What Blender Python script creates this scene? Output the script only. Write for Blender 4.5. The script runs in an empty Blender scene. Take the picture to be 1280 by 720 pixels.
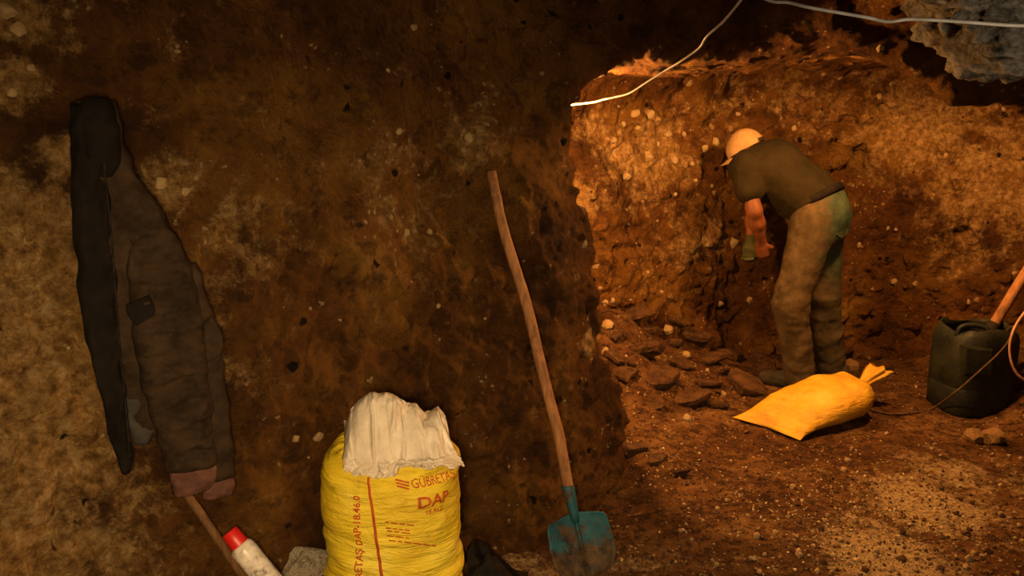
import bpy, math, random
import numpy as np
from mathutils import Vector, Matrix
from mathutils.bvhtree import BVHTree

random.seed(7)
rng = np.random.default_rng(7)
scene = bpy.context.scene
COL = scene.collection

# ------------------------------------------------------------------ camera
CAM_H, PITCH, FPX = 1.6, math.radians(13.0), 1050.0
cam_d = bpy.data.cameras.new('camera')
cam = bpy.data.objects.new('camera', cam_d)
COL.objects.link(cam)
cam.location = (0, 0, CAM_H)
cam.rotation_euler = (math.radians(90) - PITCH, 0, 0)
cam_d.sensor_width = 36.0
cam_d.lens = FPX / 1280.0 * 36.0
cam_d.clip_start = 0.02
scene.camera = cam

# ------------------------------------------------------------------ world, lamps, exposure
world = bpy.data.worlds.new('cave_dark')
scene.world = world
world.use_nodes = True
world.node_tree.nodes['Background'].inputs[0].default_value = (0.010, 0.006, 0.003, 1)
world.node_tree.nodes['Background'].inputs[1].default_value = 0.3

def point_lamp(name, loc, watts, color, radius):
    l = bpy.data.lights.new(name, 'POINT')
    l.energy = watts
    l.color = color
    l.shadow_soft_size = radius
    o = bpy.data.objects.new(name, l)
    o.location = loc
    COL.objects.link(o)
    return o

# hand lamp held beside the photographer, pointing down at the left wall and the sack
hl = bpy.data.lights.new('hand_lamp', 'SPOT')
hl.energy = 235.0; hl.color = (1.0, 0.66, 0.31); hl.shadow_soft_size = 0.10
hl.spot_size = math.radians(100); hl.spot_blend = 1.0
hlo = bpy.data.objects.new('hand_lamp', hl); COL.objects.link(hlo)
hlo.location = (-0.08, 0.05, 1.50)
hlo.rotation_euler = (Vector((-0.62, 2.1, 0.42)) - hlo.location).to_track_quat('-Z', 'Y').to_euler()
point_lamp('outcrop_fill_light', (0.95, 0.95, 1.45), 17.0, (1.0, 0.80, 0.55), 0.08)  # added fill light that brightens the pale outcrop, not a lamp of the tunnel
point_lamp('chamber_lamp_by_pillar', (0.10, 3.52, 1.48), 180.0, (1.0, 0.46, 0.13), 0.05)
point_lamp('chamber_lamp_in_roof', (1.72, 3.78, 1.88), 165.0, (1.0, 0.46, 0.13), 0.06)

vs = scene.view_settings
vs.view_transform = 'Standard'
vs.look = 'None'
vs.gamma = 1.0
vs.use_curve_mapping = False
vs.exposure = 0.0

# ------------------------------------------------------------------ helpers
SP, CP = math.sin(PITCH), math.cos(PITCH)
def ray(px, py):
    a = (px - 640.0) / FPX
    b = (360.0 - py) / FPX
    return (a, CP + SP * b, -SP + CP * b)
def at_y(px, py, y):
    d = ray(px, py); t = y / d[1]
    return Vector((d[0] * t, y, CAM_H + d[2] * t))
def at_z(px, py, z=0.0):
    d = ray(px, py); t = (z - CAM_H) / d[2]
    return Vector((d[0] * t, d[1] * t, z))
def project(p):
    x, y, z = p[0], p[1], p[2] - CAM_H
    dep = y * CP - z * SP
    return (640 + FPX * x / dep, 360 - FPX * (y * SP + z * CP) / dep)

_G = rng.normal(size=(256, 3)).astype(np.float32)
_G /= np.linalg.norm(_G, axis=1, keepdims=True)
def pnoise(p, freq=1.0, seed=0):
    """Perlin gradient noise on an (n,3) array, about -0.7..0.7"""
    p = np.asarray(p, dtype=np.float32) * freq + np.float32(seed * 17.31)
    i = np.floor(p).astype(np.int64)
    f = p - i
    u = f * f * f * (f * (f * 6 - 15) + 10)
    out = np.zeros(len(p), np.float32)
    for dx in (0, 1):
        wx = u[:, 0] if dx else 1 - u[:, 0]
        for dy in (0, 1):
            wy = u[:, 1] if dy else 1 - u[:, 1]
            for dz in (0, 1):
                wz = u[:, 2] if dz else 1 - u[:, 2]
                h = ((i[:, 0] + dx) * 73856093) ^ ((i[:, 1] + dy) * 19349663) ^ ((i[:, 2] + dz) * 83492791)
                h = (h ^ (h >> 11)) & 255
                g = _G[h]
                out += wx * wy * wz * (g[:, 0] * (f[:, 0] - dx) + g[:, 1] * (f[:, 1] - dy) + g[:, 2] * (f[:, 2] - dz))
    return out
def fbm(p, freq, octaves, gain=0.5, seed=0):
    s = 0; a = 1.0
    for k in range(octaves):
        s = s + a * pnoise(p, freq * 2.03 ** k, seed + k)
        a *= gain
    return s
def sstep(a, b, x):
    t = np.clip((x - a) / (b - a), 0, 1)
    return t * t * (3 - 2 * t)

def mesh_from(name, verts, faces, smooth=True):
    me = bpy.data.meshes.new(name)
    verts = np.asarray(verts, dtype=np.float32)
    fa = faces
    if isinstance(faces, np.ndarray):
        k = fa.shape[1]
        me.vertices.add(len(verts)); me.vertices.foreach_set('co', verts.ravel())
        me.loops.add(fa.size); me.loops.foreach_set('vertex_index', fa.astype(np.int32).ravel())
        me.polygons.add(len(fa))
        me.polygons.foreach_set('loop_start', np.arange(0, fa.size, k, dtype=np.int32))
        me.update(calc_edges=True)
        me.validate()
    else:
        me.from_pydata([tuple(v) for v in verts], [], [tuple(int(i) for i in f) for f in faces])
    me.polygons.foreach_set('use_smooth', np.full(len(me.polygons), smooth, dtype=bool))
    me.update()
    return me
def obj(name, me, mat=None, parent=None):
    o = bpy.data.objects.new(name, me)
    COL.objects.link(o)
    if mat is not None and not me.materials:
        me.materials.append(mat)
    if parent is not None:
        o.parent = parent
        o.matrix_parent_inverse = Matrix.Identity(4)
        # every mesh below is written in world coordinates; keep it there
        o.matrix_parent_inverse = parent_world(parent).inverted()
    return o
def parent_world(p):
    m = Matrix.LocRotScale(p.location, p.rotation_euler, p.scale)
    if p.parent is not None:
        m = parent_world(p.parent) @ p.matrix_parent_inverse @ m
    return m
def tag(o, label=None, cat=None, group=None, kind=None):
    if label: o['label'] = label
    if cat: o['category'] = cat
    if group: o['group'] = group
    if kind: o['kind'] = kind
    return o
def thing(name, loc, label, cat, group=None):
    o = bpy.data.objects.new(name, None)
    COL.objects.link(o)
    o.location = loc
    o.empty_display_size = 0.1
    return tag(o, label, cat, group)
def set_attr(me, name, vals):
    a = me.attributes.new(name, 'FLOAT', 'POINT')
    a.data.foreach_set('value', np.asarray(vals, dtype=np.float32))

def surface_nets(f, org, h):
    """f>0 is outside/air. Returns verts, quads facing the positive side."""
    s = f > 0
    nx, ny, nz = f.shape
    cnt = np.zeros((nx - 1, ny - 1, nz - 1), np.int8)
    for a in (0, 1):
        for b in (0, 1):
            for c in (0, 1):
                cnt += s[a:nx - 1 + a, b:ny - 1 + b, c:nz - 1 + c]
    idx = np.argwhere((cnt > 0) & (cnt < 8))
    corners = np.array([(a, b, c) for a in (0, 1) for b in (0, 1) for c in (0, 1)])
    vals = np.stack([f[idx[:, 0] + a, idx[:, 1] + b, idx[:, 2] + c] for a, b, c in corners], 1)
    acc = np.zeros((len(idx), 3), np.float32); n = np.zeros(len(idx), np.float32)
    for i in range(8):
        for j in range(i + 1, 8):
            if np.abs(corners[i] - corners[j]).sum() != 1: continue
            va, vb = vals[:, i], vals[:, j]
            m = (va > 0) != (vb > 0)
            t = np.where(m, va / np.where(m, va - vb, 1), 0)
            p = corners[i] + (corners[j] - corners[i]) * t[:, None]
            acc += np.where(m[:, None], p, 0); n += m
    verts = (idx + acc / n[:, None]) * h + np.asarray(org, np.float32)
    ids = np.full(cnt.shape, -1, np.int32)
    ids[idx[:, 0], idx[:, 1], idx[:, 2]] = np.arange(len(idx))
    quads = []
    for ax in range(3):
        lo = [slice(None)] * 3; hi = [slice(None)] * 3
        lo[ax] = slice(0, -1); hi[ax] = slice(1, None)
        d = s[tuple(lo)] != s[tuple(hi)]
        e = np.argwhere(d)
        o1, o2 = [a for a in range(3) if a != ax]
        ok = (e[:, o1] >= 1) & (e[:, o2] >= 1) & (e[:, o1] < f.shape[o1] - 1) & (e[:, o2] < f.shape[o2] - 1)
        e = e[ok]
        q = []
        for (a, b) in ((-1, -1), (0, -1), (0, 0), (-1, 0)):
            k = e.copy(); k[:, o1] += a; k[:, o2] += b
            q.append(ids[k[:, 0], k[:, 1], k[:, 2]])
        q = np.stack(q, 1)
        first_air = s[e[:, 0], e[:, 1], e[:, 2]]
        flip = first_air if ax != 1 else ~first_air
        q[flip] = q[flip][:, ::-1]
        quads.append(q)
    return verts, np.concatenate(quads)

def subdivide(verts, quads):
    n = len(verts)
    e = np.concatenate([quads[:, [0, 1]], quads[:, [1, 2]], quads[:, [2, 3]], quads[:, [3, 0]]])
    es = np.sort(e, 1)
    key = es[:, 0].astype(np.int64) * n + es[:, 1]
    u, inv = np.unique(key, return_inverse=True)
    a, b = u // n, u % n
    em = (verts[a] + verts[b]) * 0.5
    fc = verts[quads].mean(1)
    m = len(quads)
    ei = inv.reshape(4, m) + n
    ci = np.arange(m) + n + len(u)
    q = np.concatenate([np.stack([quads[:, k], ei[k], ci, ei[(k + 3) % 4]], 1) for k in range(4)])
    return np.concatenate([verts, em, fc]), q
def vnormals(verts, quads):
    d1 = verts[quads[:, 2]] - verts[quads[:, 0]]
    d2 = verts[quads[:, 3]] - verts[quads[:, 1]]
    fn = np.cross(d1, d2)
    vn = np.zeros_like(verts)
    for k in range(4):
        for c in range(3):
            vn[:, c] += np.bincount(quads[:, k], fn[:, c], len(verts))
    vn /= np.linalg.norm(vn, axis=1, keepdims=True) + 1e-9
    return vn
def relax(verts, quads, it=1, lam=0.5):
    for _ in range(it):
        s = np.zeros_like(verts); n = np.zeros(len(verts))
        for k in range(4):
            for j in ((k + 1) % 4, (k + 3) % 4):
                for c in range(3):
                    s[:, c] += np.bincount(quads[:, k], verts[quads[:, j], c], len(verts))
                n += np.bincount(quads[:, k], minlength=len(verts))
        verts = verts * (1 - lam) + lam * s / np.maximum(n, 1)[:, None]
    return verts

# ------------------------------------------------------------------ materials
class NT:
    def __init__(self, name):
        self.m = bpy.data.materials.new(name); self.m.use_nodes = True
        self.t = self.m.node_tree; self.b = self.t.nodes['Principled BSDF']
        self.co = self.t.nodes.new('ShaderNodeTexCoord').outputs['Object']
    def n(self, typ, **kw):
        x = self.t.nodes.new(typ)
        for k, v in kw.items(): setattr(x, k, v)
        return x
    def put(self, sock, v):
        if isinstance(v, bpy.types.NodeSocket): self.t.links.new(v, sock)
        else: sock.default_value = v
    def noise(self, scale, detail=4, rough=0.55, dist=0.0, vec=None, lac=2.0):
        x = self.n('ShaderNodeTexNoise')
        self.put(x.inputs['Vector'], vec or self.co)
        x.inputs['Scale'].default_value = scale; x.inputs['Detail'].default_value = detail
        x.inputs['Roughness'].default_value = rough; x.inputs['Distortion'].default_value = dist
        return x.outputs['Fac']
    def voro(self, scale, feature='F1', out='Distance', vec=None):
        x = self.n('ShaderNodeTexVoronoi'); x.feature = feature
        self.put(x.inputs['Vector'], vec or self.co); x.inputs['Scale'].default_value = scale
        return x.outputs[out]
    def attr(self, name, out='Fac'):
        x = self.n('ShaderNodeAttribute'); x.attribute_name = name
        return x.outputs[out]
    def ramp(self, fac, stops):
        x = self.n('ShaderNodeValToRGB'); self.put(x.inputs[0], fac)
        e = x.color_ramp.elements
        while len(e) < len(stops): e.new(0.5)
        for el, (p, c) in zip(e, stops):
            el.position = p; el.color = (*c, 1) if len(c) == 3 else c
        return x.outputs[0]
    def step(self, fac, a, b):
        x = self.n('ShaderNodeMapRange'); x.interpolation_type = 'SMOOTHSTEP'
        self.put(x.inputs[0], fac); x.inputs[1].default_value = a; x.inputs[2].default_value = b
        return x.outputs[0]
    def math(self, op, a, b=0.0, clamp=False):
        x = self.n('ShaderNodeMath'); x.operation = op; x.use_clamp = clamp
        self.put(x.inputs[0], a); self.put(x.inputs[1], b)
        return x.outputs[0]
    def mix(self, fac, a, b, mode='MIX'):
        x = self.n('ShaderNodeMix'); x.data_type = 'RGBA'; x.blend_type = mode
        self.put(x.inputs[0], fac)
        A = [i for i in x.inputs if i.name == 'A' and i.type == 'RGBA'][0]
        B = [i for i in x.inputs if i.name == 'B' and i.type == 'RGBA'][0]
        self.put(A, a if not isinstance(a, tuple) else (*a, 1)); self.put(B, b if not isinstance(b, tuple) else (*b, 1))
        return [o for o in x.outputs if o.type == 'RGBA'][0]
    def done(self, color, rough=0.85, bump=None, strength=0.4, dist=0.01, spec=0.3, **kw):
        self.put(self.b.inputs['Base Color'], color if not isinstance(color, tuple) else (*color, 1))
        self.put(self.b.inputs['Roughness'], rough)
        self.b.inputs['Specular IOR Level'].default_value = spec
        if bump is not None:
            x = self.n('ShaderNodeBump'); x.inputs['Strength'].default_value = strength
            x.inputs['Distance'].default_value = dist
            self.put(x.inputs['Height'], bump)
            self.t.links.new(x.outputs[0], self.b.inputs['Normal'])
        for k, v in kw.items(): self.put(self.b.inputs[k], v)
        return self.m

def warped(t, scale, amt):
    x = t.n('ShaderNodeTexNoise'); t.put(x.inputs['Vector'], t.co)
    x.inputs['Scale'].default_value = scale; x.inputs['Detail'].default_value = 3
    v = t.n('ShaderNodeVectorMath'); v.operation = 'MULTIPLY_ADD'
    t.put(v.inputs[0], x.outputs['Color']); v.inputs[1].default_value = (amt, amt, amt); t.put(v.inputs[2], t.co)
    return v.outputs[0]
def earth_material(name):
    t = NT(name)
    big = t.noise(2.1, 10, 0.70)
    base = t.ramp(big, [(0.36, (0.050, 0.019, 0.004)), (0.47, (0.125, 0.049, 0.008)), (0.56, (0.210, 0.093, 0.014)), (0.68, (0.32, 0.165, 0.034))])
    mid = t.noise(13.0, 9, 0.72)
    c = t.mix(t.math('MULTIPLY', t.step(mid, 0.50, 0.62), 0.6), base, (0.030, 0.012, 0.003))
    red = t.noise(4.0, 6, 0.65)
    c = t.mix(t.math('MULTIPLY', t.step(red, 0.52, 0.66), 0.6), c, (0.16, 0.055, 0.014))
    # clay-coloured and pale limestone patches; 'pale' also lightens lit areas
    pale = t.attr('pale')
    pm = t.noise(8.0, 12, 0.78)
    k = t.step(t.math('ADD', t.math('MULTIPLY', pale, 0.30), pm), 0.56, 0.75)
    pc = t.ramp(t.noise(30, 8, 0.7), [(0.34, (0.15, 0.075, 0.018)), (0.5, (0.42, 0.24, 0.078)), (0.66, (0.68, 0.46, 0.21))])
    c = t.mix(t.math('MULTIPLY', k, 0.9), c, pc)
    # lime flecks
    w1 = warped(t, 30, 0.03)
    fl = t.voro(30, vec=w1)
    fs = t.noise(4.0, 5, 0.7)
    c = t.mix(t.math('MULTIPLY', t.step(fl, 0.24, 0.14), t.step(fs, 0.54, 0.60)), c, (0.50, 0.36, 0.18))
    # small dark holes
    pv = t.voro(11, vec=w1); ps = t.noise(6, 3)
    pit = t.math('MULTIPLY', t.step(pv, 0.22, 0.12), t.step(ps, 0.54, 0.58))
    c = t.mix(pit, c, (0.012, 0.005, 0.002))
    h = t.math('ADD', t.math('ADD', t.noise(26, 12, 0.78), t.math('MULTIPLY', t.noise(90, 6, 0.75), 0.5)), t.math('MULTIPLY', t.math('SUBTRACT', 1.0, t.voro(42, vec=w1)), 0.30))
    h = t.math('SUBTRACT', h, t.math('MULTIPLY', pit, 0.8))
    return t.done(c, 0.88, h, 1.0, 0.055, 0.15)

M_EARTH = earth_material('cave_earth')

def floor_material():
    t = NT('trodden_earth_floor')
    base = t.ramp(t.noise(3.2, 10, 0.72), [(0.36, (0.055, 0.022, 0.006)), (0.5, (0.135, 0.058, 0.016)), (0.64, (0.26, 0.135, 0.045))])
    c = t.mix(t.math('MULTIPLY', t.step(t.noise(22, 8, 0.75), 0.48, 0.58), 0.8), base, (0.028, 0.011, 0.004))
    pale = t.attr('pale')
    k = t.step(t.math('ADD', t.math('MULTIPLY', pale, 0.40), t.noise(14, 12, 0.80)), 0.62, 0.84)
    c = t.mix(k, c, t.ramp(t.noise(60, 8, 0.7), [(0.36, (0.20, 0.12, 0.05)), (0.6, (0.56, 0.41, 0.21))]))
    w1 = warped(t, 40, 0.02)
    fl = t.voro(42, vec=w1); fs = t.noise(7, 5, 0.7)
    c = t.mix(t.math('MULTIPLY', t.step(fl, 0.28, 0.16), t.step(fs, 0.51, 0.58)), c, (0.48, 0.34, 0.17))
    h = t.math('ADD', t.noise(34, 12, 0.78), t.math('MULTIPLY', t.math('SUBTRACT', 1.0, t.voro(50, vec=w1)), 0.3))
    return t.done(c, 0.9, h, 1.0, 0.035, 0.15)
M_FLOOR = floor_material()

def simple(name, c1, c2, scale=8, rough=0.8, bscale=60, bstr=0.3, bdist=0.004, spec=0.3, detail=6, lo=0.38, hi=0.64, **kw):
    t = NT(name)
    c = t.ramp(t.noise(scale, detail, 0.62), [(lo, c1), (hi, c2)])
    return t.done(c, rough, t.noise(bscale, 6, 0.65), bstr, bdist, spec, **kw)

M_LIME = None
def lime_material():
    t = NT('pale_limestone')
    c = t.ramp(t.noise(17, 10, 0.78, 0.2), [(0.38, (0.03, 0.022, 0.014)), (0.46, (0.20, 0.165, 0.11)), (0.60, (0.60, 0.54, 0.42))])
    c = t.mix(t.math('MULTIPLY', t.step(t.noise(4, 5, 0.6), 0.5, 0.65), 0.6), c, (0.16, 0.085, 0.03))
    return t.done(c, 0.85, t.noise(30, 10, 0.78), 1.0, 0.05, 0.2)
M_LIME = lime_material()
M_STONE = simple('pale_stone', (0.20, 0.12, 0.045), (0.46, 0.33, 0.16), 16, 0.85, 70, 0.6, 0.006)
M_CLOD = simple('brown_clod', (0.055, 0.022, 0.007), (0.20, 0.095, 0.03), 11, 0.92, 60, 0.8, 0.01)
M_SLAB = simple('broken_earth_slab', (0.070, 0.028, 0.008), (0.19, 0.088, 0.026), 2.4, 0.92, 6, 0.9, 0.10)
M_PALECLOD = simple('ochre_stone', (0.14, 0.07, 0.022), (0.36, 0.22, 0.09), 13, 0.9, 60, 0.7, 0.008)

# ------------------------------------------------------------------ the cave itself, as one solid with the air carved out
H = 0.02
ox, oy, oz = -2.4, -0.9, -0.25
gx = np.arange(ox, 3.7, H, dtype=np.float32)
gy = np.arange(oy, 5.9, H, dtype=np.float32)
gz = np.arange(oz, 2.45, H, dtype=np.float32)

YW_X = [-2.6, -1.9, -1.5, -1.15, -0.75, -0.45, -0.15, 0.15, 0.4, 0.8, 1.2, 1.6, 2.2, 3.8]
YW_Y = [0.75, 1.30, 1.66, 2.02, 2.28, 2.58, 2.84, 2.98, 3.06, 3.06, 3.22, 3.22, 3.20, 2.9]
def smin(a, b, k):
    h = np.clip(0.5 + 0.5 * (b - a) / k, 0, 1)
    return b * (1 - h) + a * h - k * h * (1 - h)
def smax(a, b, k): return -smin(-a, -b, k)

def cave_air(X, Y, Z):
    """>0 in air; X,Y,Z broadcastable"""
    yw = np.interp(X, YW_X, YW_Y).astype(np.float32)
    yw = yw + 0.34 * sstep(0.10, 0.55, X) * sstep(1.40, 1.0, Z)
    lean = (0.16 + 0.08 * sstep(-0.8, 0.0, X)) * (1 - sstep(0.8, 1.3, X))
    dwall = (yw + lean * (Z - 0.8) - Y) * np.where(X < -0.2, 0.80, 0.97)
    zc = 2.26 - 0.11 * (Y - 1.0) - 0.20 * sstep(0.95, 1.75, X) * sstep(1.2, 2.4, Y)
    dceil = zc - Z
    dright = (0.72 * np.maximum(Y, 0) + 1.3) - X
    N = smin(smin(dwall, dceil, 0.18), dright, 0.2)
    # chamber behind
    zl = np.interp(X, [0.1, 0.30, 0.46, 0.75, 1.15, 1.35, 1.55, 1.75, 2.1, 3.2], [1.40, 1.54, 1.69, 1.78, 1.78, 1.70, 1.56, 1.44, 1.36, 1.3]).astype(np.float32)
    pocket = 0.34 * np.exp(-((X - 1.72) ** 2 + (Y - 3.78) ** 2) / 0.28 ** 2)
    inner = 1.70 + 0.05 * sstep(0.6, 1.6, X) + pocket
    w = sstep(3.15, 3.5, Y)
    zcb = zl * (1 - w) + inner * w
    xl_corner = np.interp(Z, [-0.3, 0.0, 0.5, 0.9, 1.2, 1.45, 1.8], [0.54, 0.50, 0.40, 0.31, 0.24, 0.27, 0.34]).astype(np.float32)
    wl = sstep(3.25, 3.60, Y)
    xl = xl_corner * (1 - wl) + (0.02 + 0.40 * sstep(0.9, 0.2, Z)) * wl
    yb = np.interp(X, [-0.2, 0.2, 0.6, 1.0, 1.35, 1.7, 2.3, 2.8, 3.4], [4.30, 4.48, 4.72, 4.98, 5.14, 5.12, 5.06, 4.75, 4.2]).astype(np.float32) + 0.13 * (Z - 0.7) - 0.10 * sstep(1.35, 1.75, Z)
    xr = 2.72 + 0.35 * sstep(3.2, 4.6, Y) + 0.25 * (Z - 0.6)
    B = smin(smin(zcb - Z, yb - Y, 0.16), smin(X - xl, xr - X, 0.1), 0.10)
    B = np.minimum(B, Y - 2.55 + 0.5 * sstep(1.0, 1.6, X))
    return smax(N, B, 0.10)

f = cave_air(gx[:, None, None], gy[None, :, None], gz[None, None, :]).astype(np.float32)
band = np.argwhere(np.abs(f) < 0.22)
bp = np.stack([gx[band[:, 0]], gy[band[:, 1]], gz[band[:, 2]]], 1)
nz_ = 0.085 * pnoise(bp, 1.5, 1) + 0.060 * pnoise(bp, 3.4, 2) + 0.036 * pnoise(bp, 7.5, 3)
rid = np.abs(pnoise(bp, 4.6, 5))
nz_ += 0.03 * (0.25 - rid)
bk = sstep(3.2, 3.8, bp[:, 1])
nz_ += bk * 0.035 * pnoise(bp * np.array([1, 1, 1.8], np.float32), 9.0, 6)
cl = sstep(1.55, 1.75, bp[:, 2]) * sstep(0.2, 0.6, bp[:, 0])
nz_ *= 1 - 0.6 * cl
nz_ += cl * 0.03 * pnoise(bp * np.array([0.6, 1, 1.3], np.float32), 4.0, 9)
hol = pnoise(bp, 7.0, 91)
nz_ += (0.13 + 0.25 * hol) * np.exp(-(((bp[:, 0] - 2.12) / 0.14) ** 2 + ((bp[:, 2] - 1.20) / 0.22) ** 2)) * (bp[:, 1] > 4.6)
nz_ -= 0.09 * np.exp(-(((bp[:, 0] + 1.42) / 0.28) ** 2 + ((bp[:, 2] - 0.95) / 0.34) ** 2)) * (bp[:, 1] < 2.2)
f[band[:, 0], band[:, 1], band[:, 2]] += nz_
V, Q = surface_nets(f, (ox, oy, oz), H)
fcen = V[Q].mean(1)
keep = (fcen[:, 2] > -0.22)
Q = Q[keep]
fcen = V[Q].mean(1)
far = fcen[:, 1] < 1.0
Qn, Qf = Q[~far], Q[far]
V2, Q2 = subdivide(V, Qn)
V2 = relax(V2, Q2, 1, 0.4)
vn = vnormals(V2, Q2)
# make sure the surface faces the air
probe = V2 + vn * 0.05
air = cave_air(probe[:, 0], probe[:, 1], probe[:, 2]) - cave_air(V2[:, 0], V2[:, 1], V2[:, 2])
if np.mean(air > 0) < 0.5:
    Q2 = Q2[:, ::-1]; Qf = Qf[:, ::-1]; vn = -vn
amp = np.where((V2[:, 1] > 3.3) & (V2[:, 2] < 1.6), 0.8, 0.6) + 0.5 * sstep(-0.8, -1.3, V2[:, 0])
fine = 0.030 * amp * fbm(V2, 12, 2, 0.65, 20) + 0.011 * pnoise(V2, 48, 25)
chunk = pnoise(V2, 11, 31)
fine += np.where(V2[:, 1] > 3.2, 0.024, 0.016) * sstep(0.10, 0.28, chunk)
hole = pnoise(V2, 9, 37)
fine -= 0.045 * sstep(0.36, 0.50, hole)
fine *= 1 - 0.5 * sstep(1.5, 1.65, V2[:, 2]) * sstep(0.2, 0.4, V2[:, 0])
V2 = (V2 + vn * fine[:, None]).astype(np.float32)

BVH_WALL = BVHTree.FromPolygons(V2.tolist(), Q2.tolist())
def wall_hit(px, py):
    """where the line of sight through a pixel meets the cave wall"""
    d = Vector(ray(px, py)).normalized()
    loc, n, i, dist = BVH_WALL.ray_cast(Vector((0, 0, CAM_H)), d)
    return loc, n
PALE = []          # (x, y, z, radius, strength): paler soil, and lamp-lit areas lightened by colour
for (px, py, r, k) in [(10, 300, 0.16, 1.1), (45, 350, 0.16, 1.2), (20, 400, 0.2, 1.2), (70, 440, 0.14, 1.2), (30, 490, 0.2, 1.2), (95, 510, 0.10, 1.1), (15, 570, 0.22, 1.0), (80, 600, 0.16, 0.85),
                       (130, 680, 0.2, 0.75), (30, 690, 0.2, 0.8), (15, 25, 0.07, 1.2), (15, 110, 0.08, 1.0), (38, 90, 0.04, 1.0), (80, 195, 0.06, 0.9), (210, 235, 0.09, 0.9), (590, 170, 0.16, 0.6),
                       (480, 215, 0.16, 0.5), (540, 290, 0.2, 0.4), (300, 300, 0.2, 0.45), (290, 440, 0.15, 0.3), (810, 200, 0.30, 0.8), (770, 190, 0.2, 0.8), (900, 120, 0.3, 0.4), (1000, 120, 0.3, 0.5),
                       (1150, 150, 0.4, 0.85), (1240, 220, 0.4, 0.8), (1200, 300, 0.3, 0.5), (725, 250, 0.15, 0.8), (745, 160, 0.12, 0.7), (860, 300, 0.3, 0.55), (735, 430, 0.05, 0.9), (1120, 90, 0.3, 0.6)]:
    w_, _n = wall_hit(px, py)
    if w_ is not None: PALE.append((w_.x, w_.y, w_.z, r, k))
def pale_of(v):
    s = np.zeros(len(v), np.float32)
    for (x, y, z, r, k) in PALE:
        d2 = (v[:, 0] - x) ** 2 + (v[:, 1] - y) ** 2 * 0.5 + (v[:, 2] - z) ** 2
        s = np.maximum(s, k * np.exp(-d2 / (r * r)))
    return s

def region(c, n):
    """0 left wall, 1 back wall, 2 ceiling, 3 right wall"""
    r = np.zeros(len(c), int)
    back = (c[:, 1] > 3.30) & (c[:, 0] > -0.3)
    r[back] = 1
    r[(c[:, 0] > 1.6 + 0.0 * c[:, 1]) & (c[:, 1] < 3.3)] = 3
    r[(n[:, 2] < -0.55) & (c[:, 2] > 1.35)] = 2
    r[(c[:, 2] > 1.62) & (c[:, 0] > 0.35) & (n[:, 2] < -0.1) & (c[:, 1] < 3.9)] = 2
    return r
def emit(name, v, q, label, cat):
    if len(q) == 0: return None
    used = np.unique(q)
    mp = np.full(len(v), -1, np.int64); mp[used] = np.arange(len(used))
    me = mesh_from(name, v[used], mp[q])
    set_attr(me, 'pale', pale_of(v[used]))
    return tag(obj(name, me, M_EARTH), label, cat, kind='structure')
nf = np.cross(V2[Q2[:, 2]] - V2[Q2[:, 0]], V2[Q2[:, 3]] - V2[Q2[:, 1]])
nf /= np.linalg.norm(nf, axis=1, keepdims=True) + 1e-9
sm = vnormals(relax(V2, Q2, 6, 0.6), Q2)[Q2].mean(1)
reg = region(V2[Q2].mean(1), sm)
WALL_L = emit('wall_left', V2, Q2[reg == 0], 'dark brown earth wall behind the jacket, sack and shovel', 'cave wall')
WALL_B = emit('wall_back', V2, Q2[reg == 1], 'orange-lit earth wall of the inner chamber behind the worker', 'cave wall')
CEIL = emit('ceiling', V2, Q2[reg == 2], 'rough dark cave roof arching over the chamber opening', 'cave ceiling')
WALL_R = emit('wall_right', V2, Q2[reg == 3], 'earth wall on the far side of the chamber mouth', 'cave wall')
emit('wall_near', V, Qf, 'earth walls of the tunnel behind the camera', 'cave wall')
# ------------------------------------------------------------------ floor
def floor_h(x, y):
    x = np.asarray(x, np.float32); y = np.asarray(y, np.float32)
    p = np.stack([x, y, np.zeros_like(x)], -1).reshape(-1, 3)
    heap = 0.40 * np.exp(-(((x - 0.42) / 0.42) ** 2 + ((y - 4.50) / 0.50) ** 2))
    heap = heap + 0.10 * np.exp(-(((x - 0.95) / 0.35) ** 2 + ((y - 4.75) / 0.3) ** 2))
    side = 0.22 * sstep(2.35, 2.9, x) * sstep(2.6, 3.6, y)
    toe = 0.05 * np.exp(-((x - 0.62) / 0.12) ** 2) * sstep(3.0, 3.3, y)
    lo = 0.030 * pnoise(p, 1.7, 50).reshape(x.shape) + 0.020 * pnoise(p, 4.5, 51).reshape(x.shape)
    calm = 1 - 0.7 * np.exp(-(((x - 1.6) / 0.5) ** 2 + ((y - 4.4) / 0.35) ** 2))
    return heap + side + toe + lo * calm
fx = np.arange(-2.3, 3.6, 0.0155, dtype=np.float32); fy = np.arange(-0.8, 5.6, 0.0155, dtype=np.float32)
FX, FY = np.meshgrid(fx, fy, indexing='ij')
fz = floor_h(FX, FY)
pp = np.stack([FX, FY, fz * 0], -1).reshape(-1, 3)
det = 0.012 * fbm(pp, 9, 2, 0.6, 60) + 0.008 * pnoise(pp, 22, 63) + 0.006 * pnoise(pp, 40, 65)
rough = 0.6 + 0.9 * np.exp(-(((pp[:, 0] - 0.8) / 0.55) ** 2 + ((pp[:, 1] - 4.1) / 0.8) ** 2))
fv = np.stack([FX.ravel(), FY.ravel(), fz.ravel() + det * rough], 1)
n1, n2 = len(fx), len(fy)
ii, jj = np.meshgrid(np.arange(n1 - 1), np.arange(n2 - 1), indexing='ij')
a = (ii * n2 + jj).ravel()
fq = np.stack([a, a + n2, a + n2 + 1, a + 1], 1)
fme = mesh_from('floor', fv, fq)
fp = np.zeros(len(fv), np.float32)
def floor_pale(px, py, r, s):
    p = at_z(px, py)
    global fp
    fp = np.maximum(fp, s * np.exp(-(((fv[:, 0] - p.x) / r[0]) ** 2 + ((fv[:, 1] - p.y) / r[1]) ** 2)))
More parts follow.
